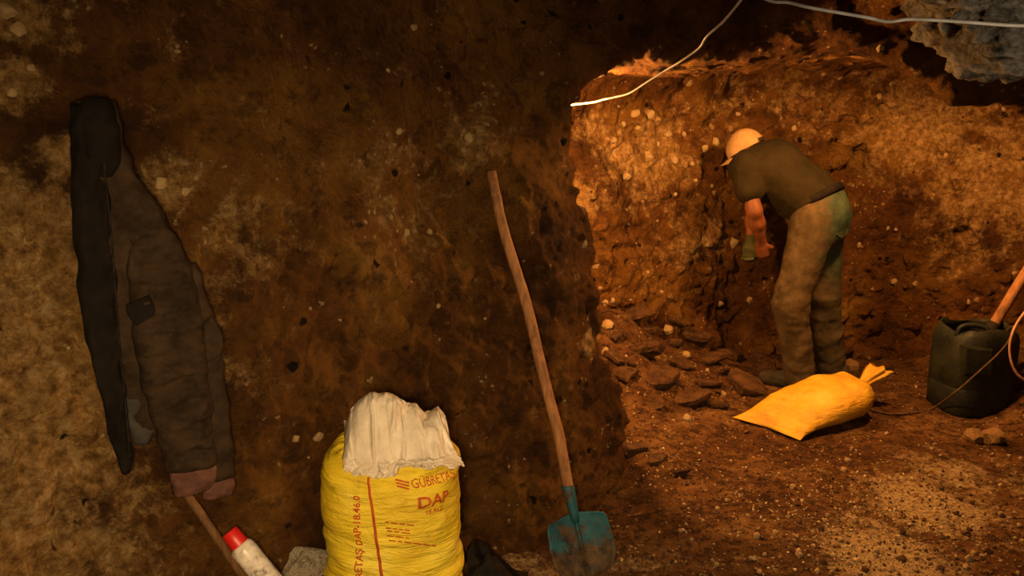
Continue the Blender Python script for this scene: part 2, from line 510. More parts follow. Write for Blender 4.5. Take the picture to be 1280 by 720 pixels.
floor_pale(1110, 700, (0.26, 0.34), 1.0); floor_pale(1160, 630, (0.28, 0.32), 1.0); floor_pale(1190, 590, (0.25, 0.3), 0.7); floor_pale(1250, 600, (0.3, 0.25), 0.5)
floor_pale(780, 705, (0.30, 0.10), 0.55); floor_pale(940, 700, (0.5, 0.2), 0.25); floor_pale(650, 715, (0.2, 0.15), 0.7)
set_attr(fme, 'pale', fp)
FLOOR = tag(obj('floor', fme, M_FLOOR), 'trodden brown earth floor strewn with pale gravel', 'floor', kind='structure')
BVH_FLOOR = BVHTree.FromPolygons(fv.tolist(), fq.tolist())
def ground(x, y):
    loc, n, i, d = BVH_FLOOR.ray_cast(Vector((x, y, 3.0)), Vector((0, 0, -1)))
    return loc.z if loc else 0.0
def floor_hit(px, py):
    d = Vector(ray(px, py)).normalized()
    return BVH_FLOOR.ray_cast(Vector((0, 0, CAM_H)), d)[0]
def sees_floor(px, py):
    d = Vector(ray(px, py)).normalized(); o = Vector((0, 0, CAM_H))
    a = BVH_FLOOR.ray_cast(o, d); b = BVH_WALL.ray_cast(o, d)
    if a[0] is None: return False
    return b[0] is None or a[3] < b[3]
#@@OBJECTS
# ------------------------------------------------------------------ shape helpers
def loft(rings, caps=True, closed=True):
    n = len(rings[0]); vs_ = [tuple(p) for r in rings for p in r]; fs = []
    for i in range(len(rings) - 1):
        for k in range(n if closed else n - 1):
            k2 = (k + 1) % n
            fs.append((i * n + k, i * n + k2, (i + 1) * n + k2, (i + 1) * n + k))
    if caps and closed:
        for i, rev in ((0, True), (len(rings) - 1, False)):
            c = np.mean(np.array(rings[i]), 0); vs_.append(tuple(c)); ci = len(vs_) - 1
            for k in range(n):
                k2 = (k + 1) % n
                fs.append((i * n + k2, i * n + k, ci) if rev else (i * n + k, i * n + k2, ci))
    return np.array(vs_), fs
def catmull(pts, per=8):
    P = [np.array(p, float) for p in pts]
    P = [2 * P[0] - P[1]] + P + [2 * P[-1] - P[-2]]
    out = []
    for i in range(1, len(P) - 2):
        for k in range(per):
            t = k / per
            out.append(0.5 * ((2 * P[i]) + (-P[i - 1] + P[i + 1]) * t + (2 * P[i - 1] - 5 * P[i] + 4 * P[i + 1] - P[i + 2]) * t * t + (-P[i - 1] + 3 * P[i] - 3 * P[i + 1] + P[i + 2]) * t ** 3))
    out.append(P[-2])
    return np.array(out)
def tube(pts, rad, seg=10, jitter=0.0):
    pts = np.array(pts, float); n = len(pts)
    rad = np.full(n, rad) if np.isscalar(rad) else np.array(rad)
    tan = np.gradient(pts, axis=0); tan /= np.linalg.norm(tan, axis=1, keepdims=True)
    u = np.cross(tan[0], [0.3, 0.2, 0.9]); u /= np.linalg.norm(u)
    rings = []
    for i in range(n):
        u = u - tan[i] * np.dot(u, tan[i]); u /= np.linalg.norm(u)
        w = np.cross(tan[i], u)
        a = np.linspace(0, 2 * np.pi, seg, endpoint=False)
        r = rad[i] * (1 + (jitter * rng.normal(size=seg) if jitter else 0))
        rings.append(pts[i] + (np.cos(a) * r)[:, None] * u + (np.sin(a) * r)[:, None] * w)
    return loft(rings)
def add_tube(name, pts, rad, mat, parent=None, seg=10, jitter=0.0):
    v, q = tube(pts, rad, seg, jitter)
    return obj(name, mesh_from(name, v, q), mat, parent)
def solidify(o, th, offset=0.0):
    m = o.modifiers.new('thickness', 'SOLIDIFY'); m.thickness = th; m.offset = offset
    return o
def grid_faces(nu, nv, close_u=False):
    fs = []
    for i in range(nu if close_u else nu - 1):
        for j in range(nv - 1):
            i2 = (i + 1) % nu
            fs.append((i * nv + j, i2 * nv + j, i2 * nv + j + 1, i * nv + j + 1))
    return np.array(fs)
import bmesh
def ico(sub):
    bm = bmesh.new(); bmesh.ops.create_icosphere(bm, subdivisions=sub, radius=1.0)
    v = np.array([p.co[:] for p in bm.verts]); fq = [[x.index for x in fc.verts] for fc in bm.faces]
    bm.free()
    return v, np.array(fq)
ICO1, ICO2, ICO3, ICO5 = ico(1), ico(2), ico(3), ico(6)

# ------------------------------------------------------------------ stones
def stone_mesh(name, seed, mat, sub=ICO2, rough=0.35, flat=1.0):
    v = sub[0].copy()
    d = 1 + rough * fbm(v + seed * 3.1, 0.9, 2, 0.5, seed) * 1.6 + 0.12 * pnoise(v + seed, 3.2, seed + 5)
    v = v * d[:, None]
    # knock a few facets flat
    r = np.random.default_rng(seed)
    for k in range(5):
        n = r.normal(size=3); n /= np.linalg.norm(n); c = 0.62 + 0.2 * r.random()
        over = np.maximum(v @ n - c, 0); v -= over[:, None] * n * 0.9
    v[:, 2] *= flat
    me = mesh_from(name, v, sub[1], smooth=False)
    me.materials.append(mat)
    return me
PALE_MESH = [stone_mesh('pale_stone_%d' % k, 10 + k, M_STONE) for k in range(6)]
BROWN_MESH = [stone_mesh('brown_stone_%d' % k, 30 + k, M_CLOD) for k in range(5)]
OCHRE_MESH = [stone_mesh('ochre_stone_%d' % k, 50 + k, M_PALECLOD) for k in range(5)]
def place_stone(name, me, loc, size, parent=None, rot=None, sq=(1, 1, 1)):
    o = bpy.data.objects.new(name, me); COL.objects.link(o)
    o.location = loc
    o.rotation_euler = rot if rot is not None else (random.uniform(0, 6.3), random.uniform(0, 6.3), random.uniform(0, 6.3))
    o.scale = (size * sq[0], size * sq[1], size * sq[2])
    if parent is not None: o.parent = parent
    return o

def first_hit(px, py):
    a_, b_ = floor_hit(px, py), wall_hit(px, py)[0]
    c_ = [p for p in (a_, b_) if p is not None]
    return min(c_, key=lambda p: (p - Vector((0, 0, CAM_H))).length)

# stones bedded in the walls (they belong to the wall they sit in)
EMBED = []
for (x, y, s) in [(150,165,9),(185,165,9),(95,230,7),(230,215,8),(180,270,10),(125,320,9),(285,88,8),(350,235,9),(245,280,9),(20,490,9),(50,545,9),(395,485,13),
                  (75,640,6),(78,690,9),(230,705,8),(435,630,7),(405,165,6),(290,290,5),(155,200,6),(340,345,5),(248,366,5),(330,492,6),(708,492,6),(795,585,7),
                  (848,590,6),(925,268,5),(980,635,5),(800,455,4),(545,200,6),(120,190,6),(205,240,6),(215,290,5),(320,250,8),(270,215,6),(300,330,4),(60,600,5),(180,560,4),(215,610,5),(130,440,5),(620,65,5),(660,75,5),(790,90,6),(760,120,6)]:
    EMBED.append((720 + x / 2, 60 + y / 2, s))
for (x, y, s) in [(370, 549, 9), (398, 546, 13), (518, 34, 6), (548, 382, 5), (485, 88, 5), (85, 435, 4), (537, 600, 3), (545, 596, 3), (425, 400, 4), (500, 165, 7), (588, 172, 12), (508, 292, 9), (537, 290, 7), (200, 228, 11), (232, 240, 9), (22, 36, 14), (8, 12, 14), (15, 115, 9), (38, 85, 7), (1100, 60, 7)]:
    EMBED.append((x, y, s))
for k in range(55):
    EMBED.append((random.uniform(740, 1275), random.uniform(110, 450), random.choice([3, 3, 4, 4, 5, 6])))
for k in range(30):
    EMBED.append((random.uniform(5, 720), random.uniform(120, 700), random.choice([2.5, 3, 3.5, 4, 5])))
for i, (px, py, s) in enumerate(EMBED):
    loc, n = wall_hit(px, py)
    if loc is None: continue
    r = s * loc.length / FPX * 0.62
    if loc.y > 3.3: own = WALL_B
    elif n.z < -0.6 and loc.z > 1.4: own = CEIL
    else: own = WALL_L
    me = random.choice(PALE_MESH if i < 63 or random.random() < 0.2 else OCHRE_MESH)
    place_stone('pebble', me, loc - n * r * 0.25, r, own)

# pale limestone outcrop hanging from the roof
v = ICO5[0].copy()
v *= (1 + 0.30 * fbm(v, 1.6, 2, 0.5, 71) + 0.26 * np.abs(pnoise(v * np.array([1, 1, 1.5]), 4.0, 75)) + 0.06 * pnoise(v, 9, 77) + 0.05 * pnoise(v, 19, 78) + 0.03 * pnoise(v, 40, 79))[:, None]
oc = at_y(1322, -18, 2.02)
v = v * np.array([0.29, 0.34, 0.20]) + np.array(oc)
o = obj('rock_outcrop', mesh_from('rock_outcrop', v, ICO5[1]), M_LIME)
tag(o, 'pale grey limestone outcrop hanging from the roof behind the cable', 'rock')

# pale rough rock at the foot of the left wall
loc, n = wall_hit(379, 706)
o = place_stone('rock', stone_mesh('rough_rock', 90, simple('whitish_rock', (0.26, 0.19, 0.11), (0.70, 0.60, 0.44), 3.5, 0.9, 9, 1.0, 0.05, lo=0.34, hi=0.5), ICO3, 0.6), loc + n * 0.012, 0.075, None, (0.6, 0.5, 0.9), (0.8, 0.8, 1.25))
tag(o, 'rough whitish rock bedded at the wall foot beside the standing yellow sack', 'rock')

# rubble heap: slabs and lumps of broken earth
def slab_mesh(seed):
    r = np.random.default_rng(seed); n = 7
    ang = np.sort(np.linspace(0, 2 * np.pi, n, endpoint=False) + r.uniform(-0.25, 0.25, n))
    rad = r.uniform(0.55, 1.15, n)
    rings = []
    for z, k in ((-0.30, 0.70), (-0.12, 0.95), (0.12, 1.0), (0.20, 0.90), (0.26, 0.5)):
        rr = rad * k * (1 + r.uniform(-0.06, 0.06, n))
        rings.append(np.stack([np.cos(ang) * rr, np.sin(ang) * rr, z + r.uniform(-0.05, 0.05, n)], 1))
    v_, f_ = loft(rings)
    me = mesh_from('slab', v_, f_, smooth=False); me.materials.append(M_SLAB)
    return me
SLABS = [slab_mesh(s) for s in range(6)]
slab_px = [(807, 440, 42), (823, 474, 50), (862, 500, 54), (812, 413, 36), (887, 450, 40), (930, 481, 58), (962, 467, 34), (767, 447, 30), (912, 446, 40), (895, 508, 32),
           (793, 391, 40), (840, 430, 30), (780, 470, 30), (850, 455, 34), (870, 420, 40), (788, 453, 18), (848, 481, 14), (902, 466, 22), (946, 450, 20), (770, 420, 26),
           (820, 505, 28), (885, 480, 36), (795, 560, 34), (820, 575, 26), (850, 590, 22), (845, 402, 30), (966, 499, 12)]
for i, (px, py, w) in enumerate(slab_px):
    p = first_hit(px, py)
    s = w * 0.5 * (p - Vector((0, 0, 1.6))).length / FPX
    o = bpy.data.objects.new('rubble_chunk', SLABS[i % 6]); COL.objects.link(o)
    o.location = p + Vector((0, -0.01, s * 0.12)); o.scale = (s * 1.3, s, s * random.uniform(0.7, 1.3))
    o.rotation_euler = (math.radians(random.uniform(4, 38)), math.radians(random.uniform(-20, 20)), random.uniform(0, 6.3))
    if i in (22, 23, 24): tag(o, 'flat brown chunk of earth on the floor past the shovel blade', 'rubble', 'chunks beside the pillar foot')
    else: tag(o, 'flat broken chunk of earth in the rubble heap beside the worker', 'rubble', 'chunks of the rubble heap')

# pale stones lying on the floor: the ones that can be made out singly
big_px = [(1217, 551, 11), (1241, 552, 12), (859, 525, 6), (760, 408, 8), (836, 414, 7), (857, 446, 6), (757, 442, 6), (757, 380, 5), (766, 377, 4), (884, 464, 3), (904, 494, 4), (1062, 462, 10)]
lab = {0: 'round ochre stone beside its twin in front of the canister', 1: 'round ochre stone beside its twin in front of the canister',
       2: 'white stone on bare floor just below the rubble heap', 11: 'pale stone just behind the tied neck of the lying yellow sack'}
def put_on_floor(px, py, s, meshes, name):
    p = first_hit(px, py)
    r = s * (p - Vector((0, 0, 1.6))).length / FPX
    return place_stone(name, random.choice(meshes), p + Vector((0, 0, r * 0.35)), r)
for i, (px, py, s) in enumerate(big_px):
    o = put_on_floor(px, py, s, PALE_MESH if i not in (0, 1, 11) else OCHRE_MESH[:2], 'stone')
    tag(o, lab.get(i, 'small whitish stone lying among the chunks of the rubble heap'), 'stone', None if i in (2, 11) else ('twin stones' if i < 2 else 'white stones in the rubble'))
n_ = 0
while n_ < 150:
    px = random.uniform(690, 1278); py = random.uniform(500, 718)
    if random.random() > (py - 470) / 250 * (1.0 if px > 930 else 0.7): continue
    if not sees_floor(px, py): continue
    if 900 < px < 1090 and 470 < py < 560: continue
    pale = random.random() < 0.6
    o = put_on_floor(px, py, random.choice([1.6, 2, 2.2, 2.6, 3, 4]) * (0.7 + 0.5 * (py - 500) / 220), PALE_MESH if pale else BROWN_MESH, 'stone')
    p = o.location
    if p.y < 2.95 and p.x < 0.75: where = 'by the shovel blade'
    elif (p.x - 1.4) ** 2 + (p.y - 2.9) ** 2 < 0.36 ** 2: where = 'on the pale sandy patch of floor'
    elif p.y > 3.45 and p.x > 1.75: where = 'on the floor near the dark canister'
    elif p.y > 3.3 and p.x > 1.0: where = 'in front of the lying sack'
    elif p.x < 1.0: where = 'on the floor between pillar and lying sack'
    else: where = 'at the edge of the pale sandy patch'
    kind_ = 'pale stone' if pale else 'dark clod'
    tag(o, 'small loose %s %s' % (kind_, where), kind_.split()[1], kind_ + 's ' + where)
    n_ += 1

# gravel: far too many chips to count
tip_xy = at_z(737, 722)
def gravel():
    N = 8500
    P, S, C = [], [], []
    while len(P) < N:
        m = N
        X = rng.uniform(-0.5, 2.7, m); Y = rng.uniform(2.3, 4.6, m)
        dens = 0.18 + 0.9 * np.exp(-(((X - 1.40) / 0.45) ** 2 + ((Y - 2.95) / 0.5) ** 2)) + 0.7 * np.exp(-(((X - 0.35) / 0.4) ** 2 + ((Y - 2.66) / 0.16) ** 2)) + 0.35 * np.exp(-(((X - 0.75) / 0.25) ** 2 + ((Y - 3.4) / 0.6) ** 2))
        ok = rng.random(m) < dens
        for x, y in zip(X[ok], Y[ok]):
            P.append((x, y)); 
            if len(P) >= N: break
    P = np.array(P)
    base = np.array([(1, 0, 0), (-1, 0, 0), (0, 1, 0), (0, -1, 0), (0, 0, 1), (0, 0, -1)], float)
    tri = np.array([(0, 2, 4), (2, 1, 4), (1, 3, 4), (3, 0, 4), (2, 0, 5), (1, 2, 5), (3, 1, 5), (0, 3, 5)])
    size = np.exp(rng.normal(-5.5, 0.42, N))
    size = np.clip(size, 0.0025, 0.016)
    zz = np.array([ground(x, y) for x, y in P])
    # none inside the walls or under the things that stand on the floor
    free = np.ones(N, bool)
    feet = [(2.395, 4.17, 0.20), (-0.347, 2.262, 0.21), (1.57, 4.44, 0.16), (1.42, 4.52, 0.12), (1.82, 4.66, 0.16), (1.30, 3.86, 0.17), (1.50, 3.96, 0.19), (1.70, 4.06, 0.14), (-0.04, 2.47, 0.12), (tip_xy[0], tip_xy[1], 0.04)]
    for (fx_, fy_, fr) in feet: free &= (P[:, 0] - fx_) ** 2 + (P[:, 1] - fy_) ** 2 > fr * fr
    for i in np.nonzero(free)[0]:
        q_ = Vector((P[i, 0], P[i, 1], zz[i] + 0.02))
        l_, n2_, _i, d_ = BVH_WALL.find_nearest(q_)
        if (q_ - l_).dot(n2_) < 0.004: free[i] = False
    P, zz = P[free], zz[free]; N = len(P); size = size[free]
    rot = rng.normal(size=(N, 3, 3)); rot, _ = np.linalg.qr(rot)
    sc = size[:, None] * rng.uniform(0.6, 1.25, (N, 3))
    vv = np.einsum('kj,nj,nij->nki', base, sc, rot)
    vv = vv * (1 + rng.uniform(-0.25, 0.25, (N, 6, 1)))
    vv += np.stack([P[:, 0], P[:, 1], zz + size * 0.35], 1)[:, None, :]
    me = mesh_from('gravel', vv.reshape(-1, 3), (tri[None] + (np.arange(N) * 6)[:, None, None]).reshape(-1, 3), smooth=False)
    palep = 0.12 + 0.5 * np.exp(-(((P[:, 0] - 1.4) / 0.4) ** 2 + ((P[:, 1] - 2.9) / 0.45) ** 2))
    tone = np.where(rng.random(N) < palep, rng.uniform(0.55, 1, N), rng.uniform(0, 0.45, N))
    set_attr(me, 'tone', np.repeat(tone, 6))
    t = NT('gravel_chips')
    c = t.ramp(t.attr('tone'), [(0.0, (0.03, 0.012, 0.005)), (0.4, (0.13, 0.058, 0.017)), (0.6, (0.22, 0.125, 0.045)), (1.0, (0.50, 0.37, 0.19))])
    return tag(obj('gravel', me, t.done(c, 0.9)), 'loose gravel chips scattered over the earth floor', 'gravel', kind='stuff')
gravel()

# ------------------------------------------------------------------ work jacket hung on the wall
def fabric(name, c1, c2, scale=14, bstr=0.25, rough=0.9, weave=420):
    t = NT(name)
    c = t.ramp(t.noise(scale, 8, 0.68), [(0.36, c1), (0.66, c2)])
    h = t.math('ADD', t.noise(28, 6, 0.6), t.math('MULTIPLY', t.noise(weave, 2), 0.25))
    return t.done(c, rough, h, bstr, 0.012, 0.15)
M_JACKET = fabric('jacket_canvas', (0.012, 0.007, 0.0035), (0.040, 0.024, 0.013))
M_LINING = fabric('jacket_black_lining', (0.003, 0.002, 0.0015), (0.009, 0.006, 0.004))
M_HEM = fabric('jacket_blue_grey_hem', (0.022, 0.021, 0.019), (0.055, 0.050, 0.044))
M_CUFF = fabric('jacket_knit_cuff', (0.060, 0.026, 0.020), (0.130, 0.062, 0.046), 20, 0.6)
M_ZIP = simple('zip_metal', (0.006, 0.005, 0.004), (0.020, 0.015, 0.010), 60, 0.8, spec=0.1)

jn = Vector((0.45, -1.0, 0.10)).normalized()
JOFF = 0.0
JP = Vector((-1.03, 2.10, 1.57))
def J(px, py, off=0.0):
    d = Vector(ray(px, py)); o0 = Vector((0, 0, CAM_H))
    t = (JP - o0).dot(jn) / d.dot(jn)
    return o0 + d * t + jn * off
# lay the jacket's plane against the wall: push it out until hardly any wall pokes through
gap = []
for py in range(140, 600, 20):
    for px in range(100, 285, 20):
        if px < 92 + (py - 130) * 0.12 or px > 150 + (py - 130) * 0.32: continue
        w_, _n = wall_hit(px, py)
        if w_ is not None: gap.append((w_ - JP).dot(jn))
JP = JP + jn * (np.percentile(gap, 85) + 0.022)

def cloth_loft(name, rows, th, off, mat, parent, seg=28, nrow=50, fold=0.008, fscale=0.05, seed=0, slant=0.0, cross=1.0, pw=0.75, diag=0.35, ragged=3.0):
    """a flattened sleeve of cloth between a left and a right edge, rows = (v, left, right)"""
    R = np.array(rows, float)
    vv = np.linspace(R[0, 0], R[-1, 0], nrow)
    L = np.interp(vv, R[:, 0], R[:, 1]); Rr = np.interp(vv, R[:, 0], R[:, 2])
    ker = np.array([1, 2, 3, 2, 1.]) / 9
    L[2:-2] = np.convolve(L, ker, 'valid'); Rr[2:-2] = np.convolve(Rr, ker, 'valid')
    e3 = np.stack([vv * 0.035, vv * 0, vv * 0 + seed], 1)
    L = L + ragged * 2.4 * pnoise(e3, 1.0, seed + 40); Rr = Rr + ragged * 2.4 * pnoise(e3, 1.3, seed + 50)
    off = np.interp(vv, R[:, 0], off) if not np.isscalar(off) else np.full(nrow, off)
    th = np.interp(vv, R[:, 0], th) if not np.isscalar(th) else np.full(nrow, th)
    a = np.linspace(0, 2 * np.pi, seg, endpoint=False)
    cu = np.sign(np.cos(a)) * np.abs(np.cos(a)) ** pw; su = np.sign(np.sin(a)) * np.abs(np.sin(a)) ** pw
    rings = []
    for i in range(nrow):
        px = (L[i] + Rr[i]) / 2 + cu * (Rr[i] - L[i]) / 2
        pv = vv[i] + slant * cu
        q3 = np.stack([px * fscale + diag * pv * fscale, pv * fscale * cross - diag * px * fscale * 0.4, np.full(seg, seed * 7.7)], 1)
        nse = fold * 2.6 * pnoise(q3, 1.0, seed) + fold * 2.4 * (0.25 - np.abs(pnoise(q3, 1.6, seed + 3))) + fold * 0.8 * pnoise(q3, 4.2, seed + 5)
        edge = 0.5 + 0.5 * np.abs(su)
        ring = []
        for k in range(seg):
            f_ = th[i] * su[k] if su[k] > 0 else th[i] * su[k] * 0.35
            ring.append(J(px[k], pv[k], off[i] + f_ + (nse[k] * edge[k] if su[k] > -0.2 else 0)))
        rings.append(ring)
    v_, f2 = loft(rings)
    return obj(name, mesh_from(name, v_, f2), mat, parent)

jt = thing('jacket', J(120, 132, 0.0), 'dark brown work jacket hanging by its collar on the wall', 'jacket')
body_rows = [(128, 96, 146), (150, 95, 151), (185, 95, 158), (220, 96, 172), (260, 98, 200), (300, 101, 222), (340, 106, 240), (380, 112, 256), (420, 122, 266), (455, 132, 272), (490, 142, 268), (515, 158, 240), (540, 172, 212)]
cloth_loft('body', body_rows, [0.02, 0.035, 0.045, 0.05, 0.055, 0.06, 0.06, 0.06, 0.055, 0.05, 0.045, 0.035, 0.02], 0.03, M_JACKET, jt, fold=0.014, seed=3, nrow=60)
cloth_loft('hem_lining', [(430, 128, 172), (470, 140, 188), (500, 152, 200), (525, 160, 201), (548, 166, 186)], 0.018, 0.045, M_HEM, jt, fold=0.006, seed=5, nrow=26)
fp_ = cloth_loft('front_panel', [(134, 89, 124), (165, 89, 130), (210, 90, 134), (260, 92, 139), (320, 96, 145), (380, 104, 148), (440, 115, 153), (500, 128, 159), (550, 142, 165), (579, 153, 163)], [0.02, 0.028, 0.03, 0.03, 0.03, 0.03, 0.028, 0.026, 0.022, 0.012], 0.075, M_LINING, jt, fold=0.013, seed=7, nrow=60, cross=0.4)
zp = [J(px, py, 0.104) for px, py in [(126, 150), (131, 200), (136, 250), (142, 310), (146, 370), (151, 430), (158, 500), (163, 560)]]
add_tube('zipper', catmull(zp, 6), 0.0025, M_ZIP, fp_, 6)
cloth_loft('collar', [(126, 104, 132), (140, 99, 146), (170, 100, 150), (200, 106, 150), (222, 112, 142)], [0.015, 0.03, 0.034, 0.03, 0.012], 0.080, M_LINING, jt, fold=0.004, seed=9, nrow=24)
s2 = cloth_loft('sleeve', [(330, 205, 243), (370, 222, 258), (420, 232, 270), (470, 240, 279), (520, 248, 285), (560, 255, 289), (588, 260, 291)], [0.02, 0.04, 0.045, 0.045, 0.042, 0.04, 0.034], 0.055, M_JACKET, jt, fold=0.007, seed=11, nrow=46, slant=-4)
cloth_loft('cuff', [(584, 256, 289), (592, 252, 291), (602, 250, 292), (611, 252, 291)], [0.028, 0.032, 0.032, 0.026], 0.05, M_CUFF, s2, fold=0.004, fscale=0.2, seed=13, nrow=12, slant=-4)
s1 = cloth_loft('sleeve', [(240, 150, 180), (300, 160, 220), (340, 160, 238), (390, 163, 249), (440, 170, 256), (490, 183, 261), (530, 195, 264), (572, 206, 266)], [0.004, 0.03, 0.055, 0.060, 0.060, 0.056, 0.052, 0.042], [0.055, 0.07, 0.08, 0.085, 0.085, 0.085, 0.085, 0.085], M_JACKET, jt, fold=0.016, fscale=0.05, seed=15, nrow=90, slant=-5, diag=0.5, cross=2.2)
cloth_loft('cuff', [(570, 210, 265), (578, 212, 269), (590, 214, 268), (601, 217, 262)], [0.036, 0.040, 0.038, 0.03], 0.082, M_CUFF, s1, fold=0.004, fscale=0.2, seed=17, nrow=14, slant=-6)
cloth_loft('pocket_flap', [(366, 160, 186), (374, 160, 190), (384, 163, 192), (390, 168, 190)], 0.008, 0.142, M_LINING, jt, fold=0.003, seed=19, nrow=12, slant=-6)
cloth_loft('fold_flap', [(392, 250, 262), (410, 250, 270), (432, 250, 277), (442, 252, 268)], 0.010, 0.10, M_JACKET, jt, fold=0.004, seed=21, nrow=14, slant=-5)

# stick and bottle on the wall below the jacket
def out(px, py, d):
    l, n = wall_hit(px, py)
    return l - Vector(ray(px, py)).normalized() * d
M_WOOD = None
def wood(name, c1, c2, sc=(30, 30, 3)):
    t = NT(name)
    m = t.n('ShaderNodeMapping'); m.inputs['Scale'].default_value = sc; t.put(m.inputs['Vector'], t.co)
    f1 = t.noise(1.6, 8, 0.7, vec=m.outputs[0])
    c = t.ramp(f1, [(0.32, c1), (0.5, tuple((a + b) / 2 for a, b in zip(c1, c2))), (0.68, c2)])
    c = t.mix(t.math('MULTIPLY', t.step(t.noise(9, 5, 0.65), 0.52, 0.66), 0.5), c, (0.06, 0.026, 0.010))
    return t.done(c, 0.7, f1, 0.5, 0.006, 0.3)
M_WOOD = wood('worn_ash_wood', (0.16, 0.062, 0.020), (0.44, 0.21, 0.080))
M_STICK = wood('dirty_stick_wood', (0.075, 0.034, 0.013), (0.19, 0.095, 0.038))
A_, B_ = out(224, 604, 0.05), out(298, 712, 0.07)
B2 = B_ + (B_ - A_) * 1.05
B2.z = max(B2.z, ground(B2.x, B2.y) - 0.01)
stick = add_tube('stick', catmull([A_, A_.lerp(B_, 0.5) + Vector((0.004, -0.003, 0)), B_, B2], 6), 0.012, M_STICK, None, 10, 0.04)
tag(stick, 'thin brown wooden stick leaning on the wall under the jacket cuffs', 'stick')

ct = out(286, 664, 0.125)
ax = (at_y(352, 745, ct.y - 0.03) - ct); ax.normalize()
def lathe(name, base, axis, prof, mat, parent=None, seg=24):
    axis = Vector(axis).normalized(); u = axis.orthogonal().normalized(); w = axis.cross(u)
    rings = []
    for (s, r) in prof:
        rings.append([tuple(Vector(base) + axis * s + (u * math.cos(a) + w * math.sin(a)) * r) for a in np.linspace(0, 2 * math.pi, seg, endpoint=False)])
    v_, f_ = loft(rings)
    return obj(name, mesh_from(name, v_, f_), mat, parent)
M_RED = simple('red_plastic', (0.50, 0.010, 0.010), (0.62, 0.02, 0.016), 20, 0.4, 90, 0.1, 0.002, 0.5)
def bottle_mat():
    t = NT('white_silver_bottle')
    c = t.ramp(t.noise(38, 5, 0.65), [(0.40, (0.72, 0.66, 0.58)), (0.55, (0.52, 0.46, 0.40)), (0.66, (0.20, 0.16, 0.13))])
    return t.done(c, 0.35, t.noise(80, 4), 0.15, 0.003, 0.5)
bt = thing('bottle', ct + ax * 0.40, 'white bottle with red cap propped at the end of the stick', 'bottle')
LB = 0.40
lathe('bottle_body', ct, ax, [(0.046, 0.020), (0.048, 0.026), (0.056, 0.032), (0.066, 0.034), (0.10, 0.034), (0.102, 0.0332), (0.2, 0.034), (LB - 0.012, 0.034), (LB, 0.028)], bottle_mat(), bt)
lathe('cap', ct, ax, [(0.0, 0.020), (0.003, 0.0235), (0.03, 0.025), (0.046, 0.026), (0.050, 0.026)], M_RED, bt)

# ------------------------------------------------------------------ standing yellow fertiliser sack
SCX, SCY = -0.347, 2.262
SZ = 0.615
def sack_mat(name, c1, c2, c3):
    t = NT(name)
    c = t.ramp(t.noise(5, 6, 0.6), [(0.35, c1), (0.55, c2), (0.7, c3)])
    c = t.mix(t.math('MULTIPLY', t.step(t.noise(16, 7, 0.7), 0.56, 0.70), 0.45), c, tuple(x * 0.42 for x in c1))
    m = t.n('ShaderNodeMapping'); m.inputs['Scale'].default_value = (6, 6, 26); t.put(m.inputs['Vector'], t.co)
    h = t.math('ADD', t.noise(1.6, 6, 0.6, 0.6, vec=m.outputs[0]), t.math('MULTIPLY', t.noise(300, 2), 0.12))
    return t.done(c, 0.42, h, 0.8, 0.022, 0.4)
M_SACK = sack_mat('yellow_woven_plastic', (0.58, 0.40, 0.018), (0.74, 0.56, 0.025), (0.82, 0.68, 0.08))
M_INK = simple('red_print_ink', (0.34, 0.050, 0.012), (0.48, 0.085, 0.02), 40, 0.6, 100, 0.1, 0.002)
def sack_surf(th, z, grow=0.0):
    th = np.asarray(th, float); z = np.asarray(z, float)
    prof = np.interp(z, [0, 0.03, 0.10, 0.20, 0.32, 0.45, 0.54, 0.585, SZ, 0.64], [0.80, 0.90, 0.965, 1.0, 0.99, 1.0, 0.985, 0.95, 0.86, 0.7])
    s, c = np.sin(th), np.cos(th)
    e = 0.82
    x = 0.200 * np.sign(s) * np.abs(s) ** e; y = -0.155 * np.sign(c) * np.abs(c) ** e
    p = np.stack([x * 1.0, y * 1.0, z * 2.6], -1).reshape(-1, 3)
    w = (0.022 * pnoise(p, 5.0, 101) + 0.014 * pnoise(p, 10.0, 102) + 0.010 * (0.2 - np.abs(pnoise(p * np.array([1, 1, 2.2]), 7.0, 103)))).reshape(x.shape)
    w = w + 0.010 * np.sin(z * 62 + 1.8 * np.sin(th * 2 + 1)) * np.exp(-((np.abs(s) - 0.75) / 0.35) ** 2) * 0.6
    w = w * (1 - 0.65 * np.exp(-((z - 0.46) / 0.10) ** 2) * (c > -0.2))
    k = prof + (w + grow) / 0.185
    lean = 0.03 * z
    return np.stack([SCX + x * k - 0.006 + lean * 0.1, SCY + y * k, z], -1)
st = thing('sack', (SCX, SCY, ground(SCX, SCY)), 'full yellow fertiliser sack standing upright with red print', 'sack')
nth, nzz = 140, 110
TH, ZZ = np.meshgrid(np.linspace(0, 2 * np.pi, nth, endpoint=False), np.linspace(0.0, SZ, nzz), indexing='ij')
sv = sack_surf(TH, ZZ).reshape(-1, 3)
sf = [tuple(q) for q in grid_faces(nth, nzz, True)]
